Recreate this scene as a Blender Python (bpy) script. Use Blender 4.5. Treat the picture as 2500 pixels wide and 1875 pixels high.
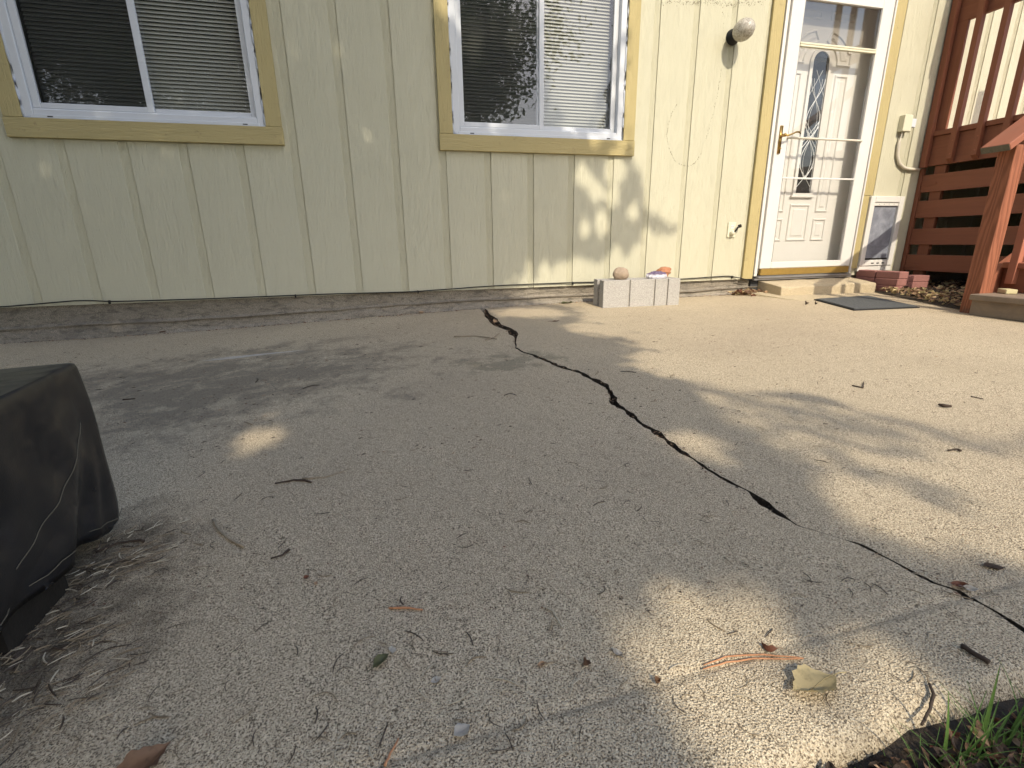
import bpy, math, random
import numpy as np
from mathutils import Vector, Matrix
random.seed(7); rng = np.random.default_rng(7)
S = bpy.context.scene
for o in list(bpy.data.objects): bpy.data.objects.remove(o)
C = bpy.data.collections.new('patio'); S.collection.children.link(C)

# ------------------------------------------------------------------ camera
F, YAW, PITCH, ROLL = 1190.0, math.radians(14.5485), math.radians(16.3285), math.radians(-.8427)
CAM = np.array([2.25837, -3.52837, .6])
def cam_axes():
    cy, sy, cp, sp = math.cos(YAW), math.sin(YAW), math.cos(PITCH), math.sin(PITCH)
    f = np.array([sy*cp, cy*cp, -sp]); r = np.array([cy, -sy, 0.]); u = np.cross(r, f)
    c, s = math.cos(ROLL), math.sin(ROLL)
    return c*r + s*u, -s*r + c*u, f
AR, AU, AF = cam_axes()
cam = bpy.data.cameras.new('camera'); cam.sensor_width = 36; cam.lens = 36*F/2500; cam.clip_start = .01; cam.clip_end = 500
co = bpy.data.objects.new('camera', cam); C.objects.link(co)
co.matrix_world = Matrix([[AR[i], AU[i], -AF[i], CAM[i]] for i in range(3)] + [[0, 0, 0, 1]])
S.camera = co
# ------------------------------------------------------------------ light
SUN = np.array([.05, -1., .88]); SUN /= np.linalg.norm(SUN)          # towards the sun
w = bpy.data.worlds.new('World'); S.world = w; w.use_nodes = True
bg = w.node_tree.nodes['Background']; sk = w.node_tree.nodes.new('ShaderNodeTexSky')
sk.sky_type = 'NISHITA'; sk.sun_disc = False; sk.sun_elevation = math.asin(SUN[2]); sk.sun_rotation = math.atan2(SUN[0], SUN[1])
sk.dust_density = 2.2; sk.ozone_density = .7; sk.air_density = 1.0
w.node_tree.links.new(sk.outputs[0], bg.inputs[0]); bg.inputs[1].default_value = .15
sl = bpy.data.lights.new('sun', 'SUN'); sl.energy = 2.2; sl.angle = math.radians(.45); sl.color = (1, .90, .74)
so = bpy.data.objects.new('sun', sl); C.objects.link(so)
so.rotation_euler = Vector(-SUN).to_track_quat('-Z', 'Y').to_euler()
vs = S.view_settings; vs.view_transform = 'Standard'; vs.look = 'None'; vs.exposure = .96; vs.gamma = 1

# ------------------------------------------------------------------ photo geometry -> place
def zg(x, y):
    t = min(max(x/4., 0), 1); return .06 + .085*t*t*(3-2*t) + .015*y
def ray(px, py):
    return AF + AR*(px-1250)/F - AU*(py-937.5)/F
def on_plane(px, py, axis, v):
    d = ray(px, py); return CAM + d*((v-CAM[axis])/d[axis])
def G(px, py, dz=0.):
    z = .1
    for _ in range(25):
        q = on_plane(px, py, 2, z+dz); z = .5*z + .5*zg(q[0], max(q[1], -3.3))
    return Vector((q[0], q[1], z+dz))
def W(px, py, y=0.):
    q = on_plane(px, py, 1, y); return (float(q[0]), float(q[2]))

# ------------------------------------------------------------------ materials
class NT:
    def __init__(s, name):
        s.m = bpy.data.materials.new(name); s.m.use_nodes = True; s.t = s.m.node_tree; s.b = s.t.nodes['Principled BSDF']
        s.out = s.t.nodes['Material Output']; s.tc = None
    def n(s, typ, **k):
        q = s.t.nodes.new('ShaderNode'+typ)
        for a, v in k.items():
            if a in q.inputs.keys(): q.inputs[a].default_value = v
            else: setattr(q, a, v)
        return q
    def l(s, a, b): s.t.links.new(a, b)
    def co(s, scale=(1, 1, 1), rot=(0, 0, 0)):
        if not s.tc: s.tc = s.n('TexCoord')
        m = s.n('Mapping'); m.inputs['Scale'].default_value = scale; m.inputs['Rotation'].default_value = rot
        s.l(s.tc.outputs['Object'], m.inputs[0]); return m.outputs[0]
    def noise(s, scale, detail=4, rough=.55, dist=0., vec=None):
        q = s.n('TexNoise'); q.inputs['Scale'].default_value = scale; q.inputs['Detail'].default_value = detail
        q.inputs['Roughness'].default_value = rough; q.inputs['Distortion'].default_value = dist
        s.l(vec if vec is not None else s.co(), q.inputs['Vector']); return q.outputs['Fac']
    def ramp(s, fac, stops):
        r = s.n('ValToRGB'); e = r.color_ramp.elements
        while len(e) < len(stops): e.new(.5)
        for i, (p, c) in enumerate(stops):
            e[i].position = p; e[i].color = (c, c, c, 1) if isinstance(c, (int, float)) else (*c, 1)
        s.l(fac, r.inputs[0]); return r.outputs[0]
    def mix(s, fac, a, b, mode='MIX'):
        q = s.n('MixRGB', blend_type=mode)
        for v, i in ((fac, 0), (a, 1), (b, 2)):
            if hasattr(v, 'is_output'): s.l(v, q.inputs[i])
            else: q.inputs[i].default_value = v if isinstance(v, (int, float)) else (*v, 1)
        return q.outputs[0]
    def math(s, op, a, b=0.):
        q = s.n('Math', operation=op)
        for v, i in ((a, 0), (b, 1)):
            if hasattr(v, 'is_output'): s.l(v, q.inputs[i])
            else: q.inputs[i].default_value = v
        return q.outputs[0]
    def bump(s, h, dist, strength=1., prev=None):
        q = s.n('Bump'); q.inputs['Distance'].default_value = dist; q.inputs['Strength'].default_value = strength
        s.l(h, q.inputs['Height'])
        if prev is not None: s.l(prev, q.inputs['Normal'])
        return q.outputs[0]
    def fin(s, col=None, rough=.7, nrm=None, spec=.3, metal=0.):
        if col is not None:
            if hasattr(col, 'is_output'): s.l(col, s.b.inputs['Base Color'])
            else: s.b.inputs['Base Color'].default_value = (*col, 1)
        if hasattr(rough, 'is_output'): s.l(rough, s.b.inputs['Roughness'])
        else: s.b.inputs['Roughness'].default_value = rough
        if nrm is not None: s.l(nrm, s.b.inputs['Normal'])
        s.b.inputs['Specular IOR Level'].default_value = spec; s.b.inputs['Metallic'].default_value = metal
        return s.m

def simple(name, col, rough=.7, var=.15, scale=8, bump=0., bscale=60, spec=.3, metal=0.):
    t = NT(name); f = t.noise(scale, 5)
    c = t.mix(f, tuple(v*(1-var) for v in col), tuple(min(1, v*(1+var)) for v in col))
    n = t.bump(t.noise(bscale, 4), bump) if bump else None
    return t.fin(c, rough, n, spec, metal)

def concrete(name, light, dark, pit, stain=False, rough=False, gs=380):
    t = NT(name)
    v = t.n('TexVoronoi'); v.inputs['Scale'].default_value = gs; t.l(t.co(), v.inputs['Vector'])
    bw = t.n('RGBToBW'); t.l(v.outputs['Color'], bw.inputs[0])
    grain = t.ramp(bw.outputs[0], [(.18, dark), (.5, tuple((a+b)/2 for a, b in zip(dark, light))), (.85, light)])
    n2 = t.noise(gs*1.13, 3, .6)
    c = t.mix(t.ramp(n2, [(.40, 1.), (.50, 0.)]), grain, pit)
    n3 = t.noise(2.2, 6, .6)
    c = t.mix(t.ramp(n3, [(.35, .0), (.75, .32)]), c, tuple(.72*a for a in dark), 'MIX')
    tone = t.noise(.8, 3, .5)
    c = t.mix(.5, c, t.ramp(tone, [(.3, (.46, .44, .42)), (.7, (.60, .575, .53))]), 'OVERLAY')
    c = t.mix(t.ramp(t.noise(14, 4, .7), [(.60, 0.), (.78, .30)]), c, tuple(.55*a for a in dark))
    if stain:
        sx = t.n('SeparateXYZ'); t.l(t.co(), sx.inputs[0])
        def blob(cx, cy, rx, ry):
            a = t.math('DIVIDE', t.math('SUBTRACT', sx.outputs[0], cx), rx); b = t.math('DIVIDE', t.math('SUBTRACT', sx.outputs[1], cy), ry)
            d = t.math('ADD', t.math('MULTIPLY', a, a), t.math('MULTIPLY', b, b))
            return t.math('SUBTRACT', 1., d)
        m = blob(1.55, -1.35, 1.25, .85)
        k = t.math('ADD', m, t.math('MULTIPLY', t.math('SUBTRACT', t.noise(6, 9, .80, .3), .5), 4.0))
        c = t.mix(t.ramp(k, [(.35, 0.), (1.1, .62)]), c, (.125, .11, .088))
        m2 = blob(2.75, -1.55, .4, .22)
        k2 = t.math('ADD', m2, t.math('MULTIPLY', t.math('SUBTRACT', t.noise(9, 7, .7, .8), .5), 4.))
        c = t.mix(t.ramp(k2, [(.6, 0.), (1.4, .4)]), c, (.10, .11, .075))
        # brown organic dirt where the needles gather beside the cover
        m4 = blob(1.62, -.93, .34, .05)
        k4 = t.math('ADD', m4, t.math('MULTIPLY', t.math('SUBTRACT', t.noise(1., 6, .7, 0, t.co((4, 40, 10))), .5), 3.))
        c = t.mix(t.ramp(k4, [(.55, 0.), (1.2, .6)]), c, (.62, .60, .56))
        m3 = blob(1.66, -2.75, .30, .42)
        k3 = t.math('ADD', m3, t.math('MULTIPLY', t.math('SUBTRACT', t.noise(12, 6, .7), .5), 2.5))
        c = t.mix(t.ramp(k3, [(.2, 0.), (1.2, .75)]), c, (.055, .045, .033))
    h = t.math('ADD', t.math('MULTIPLY', n2, 1.), t.math('MULTIPLY', v.outputs['Distance'], .9))
    n = t.bump(h, .0024, .85); n = t.bump(t.noise(30, 4, .6), .004, .35, n)
    if rough:
        r_ = t.noise(1., 6, .7, .8, t.co((14, 14, 40))); n = t.bump(r_, .018, 1., n); c = t.mix(t.ramp(r_, [(.32, .8), (.5, 0.)]), c, (.11, .10, .085)); c = t.mix(t.ramp(t.noise(4, 5, .7), [(.52, 0), (.7, .5)]), c, (.17, .155, .135))
    return t.fin(c, .92, n, .15)

def siding_mat():
    t = NT('painted_siding')
    g = t.noise(1., 4, .55, 1.8, t.co((130, 30, 7)))
    g2 = t.noise(1., 3, .6, .3, t.co((9, 9, 210)))
    big = t.noise(1.1, 4, .6); c = t.mix(big, (.50, .475, .345), (.565, .54, .405))
    c = t.mix(t.ramp(t.noise(34, 3, .6), [(.70, 0), (.78, .35)]), c, (.40, .36, .25))
    n = t.bump(t.ramp(g, [(.34, 0.), (.56, 1.)]), .0019, .8); n = t.bump(g2, .0008, .6, n)
    return t.fin(c, .62, n, .3)
def trim_mat(name, axis):
    t = NT(name); sc = {'x': (5, 60, 60), 'z': (60, 60, 5)}[axis]
    g = t.noise(1., 6, .65, 2.0, t.co(sc))
    c = t.mix(t.noise(2.5, 4), (.41, .335, .155), (.48, .395, .19))
    c = t.mix(t.ramp(t.noise(22, 5, .7), [(.62, 0), (.72, .6)]), c, (.27, .21, .11))
    n = t.bump(t.ramp(g, [(.3, 0), (.62, 1)]), .0026, .8)
    return t.fin(c, .6, n, .3)
def wood_stain(name, rot=(0, 0, 0), axis='y', worn=.0, base=((.19, .070, .038), (.27, .102, .055))):
    t = NT(name); sc = {'x': (2.5, 45, 45), 'y': (45, 2.5, 45), 'z': (45, 45, 2.5)}[axis]
    g = t.noise(1., 5, .6, 1.2, t.co(sc))
    c = t.mix(g, base[0], base[1])
    c = t.mix(t.ramp(t.noise(6, 6, .7, .5), [(.58-worn*.2, 0), (.72, .25+worn)]), c, (.17, .13, .10))
    n = t.bump(g, .0014, .8)
    return t.fin(c, .6, n, .25)
def rings_mat():          # strong grain of a weathered post
    t = NT('weathered_post_wood')
    wv = t.n('TexWave'); wv.wave_type = 'BANDS'; wv.bands_direction = 'DIAGONAL'
    wv.inputs['Scale'].default_value = 1.; wv.inputs['Distortion'].default_value = 11.; wv.inputs['Detail'].default_value = 3.5; wv.inputs['Detail Scale'].default_value = .8
    t.l(t.co((24, 30, 2.2)), wv.inputs['Vector'])
    c = t.mix(t.ramp(wv.outputs[0], [(.05, 0), (.9, 1)]), (.21, .078, .042), (.31, .118, .064))
    sz = t.n('SeparateXYZ'); t.l(t.co(), sz.inputs[0])
    k = t.math('ADD', t.math('MULTIPLY', t.math('SUBTRACT', .20, sz.outputs[2]), 6.), t.math('MULTIPLY', t.math('SUBTRACT', t.noise(25, 5, .7), .5), 2.4))
    c = t.mix(t.ramp(k, [(.25, 0), (.9, .8)]), c, (.11, .085, .065))
    n = t.bump(wv.outputs[0], .0016, .9)
    return t.fin(c, .65, n, .2)
def glass_mat(name, tint=(1, 1, 1), refl=1.0, ior=1.75):
    t = NT(name); tr = t.n('BsdfTransparent'); tr.inputs[0].default_value = (*tint, 1)
    gl = t.n('BsdfGlossy'); gl.inputs['Roughness'].default_value = .012; gl.inputs[0].default_value = (refl, refl, refl, 1)
    fr = t.n('Fresnel'); ge = t.n('NewGeometry')
    t.l(t.math('ADD', t.math('MULTIPLY', ge.outputs['Backfacing'], 1/ior-ior), ior), fr.inputs[0])
    nb = t.bump(t.noise(.9, 2), .004, .12); t.l(nb, gl.inputs['Normal'])
    mx = t.n('MixShader'); t.l(fr.outputs[0], mx.inputs[0]); t.l(tr.outputs[0], mx.inputs[1]); t.l(gl.outputs[0], mx.inputs[2])
    # specks of dust on the pane
    df = t.n('BsdfDiffuse'); df.inputs[0].default_value = (.6, .6, .58, 1)
    m2 = t.n('MixShader'); t.l(t.ramp(t.noise(55, 4, .7), [(.70, 0.02), (.80, .35)]), m2.inputs[0]); t.l(mx.outputs[0], m2.inputs[1]); t.l(df.outputs[0], m2.inputs[2])
    t.l(m2.outputs[0], t.out.inputs[0]); return t.m
def screen_mat():
    t = NT('insect_screen_mesh'); tr = t.n('BsdfTransparent'); df = t.n('BsdfDiffuse'); df.inputs[0].default_value = (.012, .013, .013, 1)
    mx = t.n('MixShader'); mx.inputs[0].default_value = .62; t.l(tr.outputs[0], mx.inputs[1]); t.l(df.outputs[0], mx.inputs[2]); t.l(mx.outputs[0], t.out.inputs[0]); return t.m
def leaf_mat(name, c1, c2, trans=.35, rough=.55):
    t = NT(name); oi = t.n('ObjectInfo')
    f = t.noise(3.5, 3); c = t.mix(f, c1, c2); c = t.mix(t.ramp(t.noise(90, 3, .7), [(.52, 0), (.7, .45)]), c, tuple(.45*a for a in c1))
    t.fin(c, rough, None, .3)
    tl = t.n('BsdfTranslucent'); t.l(c, tl.inputs[0]); mx = t.n('MixShader'); mx.inputs[0].default_value = trans
    t.l(t.b.outputs[0], mx.inputs[1]); t.l(tl.outputs[0], mx.inputs[2]); t.l(mx.outputs[0], t.out.inputs[0]); return t.m
def vinyl_mat():
    t = NT('black_vinyl'); wr = t.noise(5.0, 3, .45, .6)
    dust = t.noise(7, 7, .75)
    c = t.mix(t.ramp(dust, [(.42, 0), (.8, .42)]), (.007, .008, .011), (.045, .040, .031))
    n = t.bump(wr, .034, .9); n = t.bump(t.noise(420, 2), .0006, .35, n)
    return t.fin(c, t.ramp(dust, [(.35, .26), (.75, .5)]), n, .5)

M = {}
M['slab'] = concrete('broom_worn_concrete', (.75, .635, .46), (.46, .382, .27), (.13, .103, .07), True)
M['step'] = concrete('step_concrete', (.74, .64, .45), (.50, .42, .29), (.22, .18, .12))
M['found'] = concrete('foundation_concrete', (.50, .45, .37), (.33, .295, .24), (.13, .115, .09), rough=True)
M['block'] = concrete('grey_block', (.56, .545, .51), (.40, .385, .36), (.24, .23, .21), gs=210)
M['siding'] = siding_mat(); M['trimx'] = trim_mat('ochre_trim_paint_level', 'x'); M['trimz'] = trim_mat('ochre_trim_paint_upright', 'z')
M['vinyl'] = simple('white_vinyl', (.60, .62, .65), .4, .05, 5, .0006, 30)
M['white'] = simple('white_door_paint', (.64, .62, .575), .45, .04, 5, .0006, 40)
M['caulk'] = simple('old_caulk', (.52, .55, .60), .6, .12, 20, .002, 60)
M['blind'] = simple('blind_slat', (.34, .345, .30), .55, .05, 3)
M['glass'] = glass_mat('window_glass'); M['dglass'] = glass_mat('storm_glass', (.96, .96, .95), 1., 1.55); M['uglass'] = glass_mat('raised_storm_sash_glass', (.66, .64, .61), 1., 1.6); M['screen'] = screen_mat()
M['lite'] = simple('dark_lite_glass', (.02, .022, .022), .08, .2, 5, spec=.6)
M['came'] = simple('bright_came', (.75, .75, .73), .3, .05)
M['brass'] = simple('tarnished_brass', (.42, .27, .09), .28, .25, 40, metal=.9)
M['gold'] = simple('brushed_gold_kick', (.36, .235, .065), .42, .25, 30, metal=.35)
M['metal'] = simple('grey_aluminium', (.33, .32, .31), .45, .15, 20, metal=.6)
M['black'] = simple('black_metal', (.012, .012, .013), .45, .2, 20)
M['cable'] = simple('black_cable_sheath', (.018, .018, .018), .5, .2, 20)
M['plate'] = simple('cream_plastic', (.62, .59, .44), .45, .05, 10)
M['pvc'] = simple('cream_conduit', (.60, .55, .45), .5, .1, 20)
M['deck'] = wood_stain('red_brown_deck_stain', axis='y'); M['deckz'] = wood_stain('red_brown_upright_stain', axis='z'); M['deckx'] = wood_stain('red_brown_rail_stain', axis='x', base=((.25, .092, .052), (.34, .13, .076)))
M['worn'] = wood_stain('worn_tread_wood', axis='y', worn=.6, base=((.20, .15, .105), (.32, .25, .18)))
M['post'] = rings_mat(); M['endgrain'] = simple('grey_end_grain', (.13, .115, .085), .8, .5, 60, .002, 90)
M['stairlit'] = wood_stain('sunlit_stair_stain', axis='z', base=((.33, .125, .075), (.41, .16, .10)))  # deck stain repeated paler, sunlight put into the baluster colour
M['offcut'] = simple('cream_wood_offcut', (.56, .49, .28), .7, .08, 30)
M['brick'] = simple('dusty_red_brick', (.30, .14, .12), .85, .2, 25, .002, 120)
M['mat'] = simple('charcoal_carpet_mat', (.10, .105, .105), .95, .65, 90, .010, 160); M['matedge'] = simple('black_rubber_edge', (.02, .02, .021), .7, .1)
M['soil'] = simple('dark_soil', (.06, .046, .032), .95, .5, 25, .02, 60)
M['cover'] = vinyl_mat(); M['thread'] = simple('tan_stitching', (.12, .105, .075), .8, .2, 60)
M['base'] = simple('rusty_black_steel', (.018, .015, .012), .8, .5, 25, .002, 90)
M['needle'] = leaf_mat('dry_needle', (.22, .165, .10), (.32, .25, .16), .1); M['needlep'] = leaf_mat('pale_needle', (.46, .40, .29), (.55, .48, .36), .1)
M['needled'] = leaf_mat('dark_needle', (.045, .034, .024), (.09, .065, .045), .05); M['needleo'] = leaf_mat('fox_needle', (.48, .22, .10), (.56, .29, .15), .1)
M['twig'] = simple('pale_twig_bark', (.30, .245, .17), .8, .4, 60, .001, 200); M['twigd'] = simple('dark_twig_bark', (.06, .042, .03), .85, .4, 60, .001, 200)
M['leafy'] = leaf_mat('yellowed_leaf', (.50, .40, .20), (.62, .51, .28), .25); M['leafb'] = leaf_mat('brown_leaf', (.15, .085, .05), (.25, .15, .09), .2)
M['leafr'] = leaf_mat('russet_leaf', (.13, .05, .03), (.20, .08, .045), .2); M['leaft'] = leaf_mat('tan_leaf', (.40, .26, .15), (.52, .36, .23), .25)
M['leafg'] = leaf_mat('green_leaf', (.10, .11, .05), (.17, .17, .09), .3); M['petal'] = leaf_mat('papery_petal', (.46, .43, .37), (.58, .54, .47), .3)
M['grass'] = leaf_mat('grass_blade', (.07, .15, .03), (.15, .25, .06), .35); M['lawn'] = simple('distant_lawn', (.06, .10, .03), .9, .3, 3)
M['crown'] = leaf_mat('tree_leaf', (.07, .11, .035), (.12, .17, .06), .45); M['bark'] = simple('tree_bark', (.09, .065, .045), .9, .4, 20, .02, 25)
M['pine'] = leaf_mat('pine_needle_green', (.02, .04, .014), (.035, .06, .02), .1)
M['stone'] = simple('tan_round_stone', (.34, .26, .185), .75, .25, 40, .003, 80); M['geode'] = simple('red_geode_rind', (.42, .19, .10), .85, .25, 60, .004, 120)
M['marks'] = simple('dried_vine_marks', (.17, .145, .10), .9, .4, 60); M['roof'] = simple('grey_shingle', (.10, .10, .10), .9, .3, 30, .01, 80); M['dark'] = simple('room_dark', (.05, .05, .05), .9)
def crystal():
    t = NT('amethyst_crystal'); v = t.n('TexVoronoi'); v.inputs['Scale'].default_value = 150; t.l(t.co(), v.inputs[0])
    sz = t.n('SeparateXYZ'); t.l(t.co(), sz.inputs[0])
    k = t.math('ADD', t.math('MULTIPLY', t.math('SUBTRACT', sz.outputs[2], .021), 45.), t.math('SUBTRACT', t.noise(60, 3), .5))
    c = t.mix(t.ramp(k, [(.1, 0), (.5, 1)]), (.66, .64, .68), (.13, .09, .16))
    return t.fin(c, .25, t.bump(v.outputs['Distance'], .004, 1.), .6)
M['crystal'] = crystal()
def globe_mat():
    t = NT('crinkled_glass_globe'); wv = t.noise(38, 3, .6, 2.5)
    c = t.mix(t.ramp(wv, [(.35, 0), (.65, 1)]), (.28, .255, .21), (.55, .51, .44))
    return t.fin(c, .18, t.bump(wv, .006, .8), .7)
M['globe'] = globe_mat()
def flap_mat():
    t = NT('clouded_vinyl_flap'); n = t.noise(9, 6, .65, .6)
    c = t.mix(t.ramp(n, [(.35, 0), (.7, 1)]), (.16, .17, .20), (.32, .335, .38))
    return t.fin(c, .3, t.bump(n, .006, .4), .5)
M['flap'] = flap_mat()

# ------------------------------------------------------------------ mesh helpers
class MB:
    def __init__(s): s.v = []; s.f = []; s.mi = []; s.ms = []
    def mat(s, m):
        if m not in s.ms: s.ms.append(m)
        return s.ms.index(m)
    def add(s, vs, fs, m=0):
        o = len(s.v); s.v += [tuple(v) for v in vs]; s.f += [tuple(i+o for i in f) for f in fs]; s.mi += [m]*len(fs)
    def box(s, a, b, rot=None, piv=None, m=0, bev=0.):
        x0, y0, z0 = a; x1, y1, z1 = b
        if bev > 0:
            e = bev; vs = []; fs = []
            for sx in (0, 1):
                for sy in (0, 1):
                    for sz in (0, 1):
                        X, Y, Z = (x0, x1)[sx], (y0, y1)[sy], (z0, z1)[sz]; dx, dy, dz = (e, -e)[sx], (e, -e)[sy], (e, -e)[sz]
                        vs += [(X, Y+dy, Z+dz), (X+dx, Y, Z+dz), (X+dx, Y+dy, Z)]
            I = lambda a, b, c, k: 3*(a*4+b*2+c)+k
            for q in (0, 1):
                fs += [tuple(I(q, b, c, 0) for b, c in ((0, 0), (0, 1), (1, 1), (1, 0))), tuple(I(b, q, c, 1) for b, c in ((0, 0), (0, 1), (1, 1), (1, 0))), tuple(I(b, c, q, 2) for b, c in ((0, 0), (0, 1), (1, 1), (1, 0)))]
            for a_ in (0, 1):
                for b_ in (0, 1):
                    fs += [(I(a_, b_, 0, 0), I(a_, b_, 0, 1), I(a_, b_, 1, 1), I(a_, b_, 1, 0)), (I(a_, 0, b_, 0), I(a_, 0, b_, 2), I(a_, 1, b_, 2), I(a_, 1, b_, 0)), (I(0, a_, b_, 1), I(0, a_, b_, 2), I(1, a_, b_, 2), I(1, a_, b_, 1))]
                    for c_ in (0, 1): fs.append((I(a_, b_, c_, 0), I(a_, b_, c_, 1), I(a_, b_, c_, 2)))
        else:
            vs = [(x, y, z) for x in (x0, x1) for y in (y0, y1) for z in (z0, z1)]
            fs = [(0, 1, 3, 2), (4, 6, 7, 5), (0, 4, 5, 1), (2, 3, 7, 6), (0, 2, 6, 4), (1, 5, 7, 3)]
        if rot is not None:
            p = Vector(piv if piv else a); vs = [p + rot @ (Vector(v)-p) for v in vs]
        s.add(vs, fs, m); return s
    def prism(s, pts, axis, a, b, m=0):        # polygon in the other two axes, extruded a..b along axis
        n = len(pts)
        def P(p, c): q = list(p); q.insert(axis, c); return tuple(q)
        s.add([P(p, a) for p in pts] + [P(p, b) for p in pts], [tuple(range(n)), tuple(range(2*n-1, n-1, -1))] + [(i, (i+1) % n, n+(i+1) % n, n+i) for i in range(n)], m); return s
    def tube(s, pts, r, k=6, m=0, cap=True, flat=1.):
        pts = [Vector(p) for p in pts]; n = len(pts); rs = r if isinstance(r, (list, tuple)) else [r]*n
        vs = []; fs = []; up = Vector((0, 0, 1))
        for i, p in enumerate(pts):
            t = (pts[min(i+1, n-1)]-pts[max(i-1, 0)]); t = t.normalized() if t.length > 1e-9 else Vector((1, 0, 0))
            a = t.cross(up); a = a.normalized() if a.length > 1e-3 else t.cross(Vector((1, 0, 0))).normalized(); b = a.cross(t)
            for j in range(k):
                th = 2*math.pi*j/k; vs.append(p + (a*math.cos(th)+b*math.sin(th)*flat)*rs[i])
        for i in range(n-1):
            for j in range(k): fs.append((i*k+j, i*k+(j+1) % k, (i+1)*k+(j+1) % k, (i+1)*k+j))
        if cap: fs += [tuple(range(k-1, -1, -1)), tuple((n-1)*k+j for j in range(k))]
        s.add(vs, fs, m); return s
    def lathe(s, prof, o, axis=(0, -1, 0), k=24, m=0):   # prof: (dist along axis, radius)
        ax = Vector(axis).normalized(); a = ax.orthogonal().normalized(); b = ax.cross(a); o = Vector(o); vs = []; fs = []; n = len(prof)
        for d, r in prof:
            for j in range(k): th = 2*math.pi*j/k; vs.append(o+ax*d+(a*math.cos(th)+b*math.sin(th))*max(r, 1e-5))
        for i in range(n-1):
            for j in range(k): fs.append((i*k+j, i*k+(j+1) % k, (i+1)*k+(j+1) % k, (i+1)*k+j))
        s.add(vs, fs, m); return s
    def build(s, name, mat, parent=None, smooth=False, **tags):
        me = bpy.data.meshes.new(name); me.from_pydata([tuple(v) for v in s.v], [], s.f); me.validate()
        for x in (mat if isinstance(mat, (list, tuple)) else [mat]): me.materials.append(x)
        if len(me.materials) > 1 and len(s.mi) == len(me.polygons): me.polygons.foreach_set('material_index', s.mi)
        if smooth: me.polygons.foreach_set('use_smooth', [True]*len(me.polygons))
        import bmesh as _b
        bm = _b.new(); bm.from_mesh(me); _b.ops.recalc_face_normals(bm, faces=bm.faces); bm.to_mesh(me); bm.free(); me.update()
        o = bpy.data.objects.new(name, me); C.objects.link(o)
        if parent: o.parent = parent; o.matrix_parent_inverse = parent.matrix_world.inverted()
        tag(o, **tags); return o
def tag(o, label=None, cat=None, group=None, kind=None):
    for k, v in (('label', label), ('category', cat), ('group', group), ('kind', kind)):
        if v: o[k] = v
    return o
def thing(name, label, cat, loc, group=None):
    o = bpy.data.objects.new(name, None); C.objects.link(o); o.location = loc; o.empty_display_size = .1
    bpy.context.view_layer.update(); return tag(o, label, cat, group)
def shift(mb, loc):
    l = Vector(loc); mb.v = [tuple(Vector(v)-l) for v in mb.v]; return mb
def centred(mb, name, mat, smooth=False, **t):        # a one-mesh thing with its origin at its base
    a = np.array([tuple(v) for v in mb.v]); c = (float(a[:, 0].mean()), float(a[:, 1].mean()), float(a[:, 2].min()))
    shift(mb, c); o = mb.build(name, mat, None, smooth, **t); o.location = c; return o
def bevel(o, wd=.002, seg=2):
    m = o.modifiers.new('bevel', 'BEVEL'); m.width = wd; m.segments = seg; m.limit_method = 'ANGLE'; m.angle_limit = .6; return o

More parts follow.
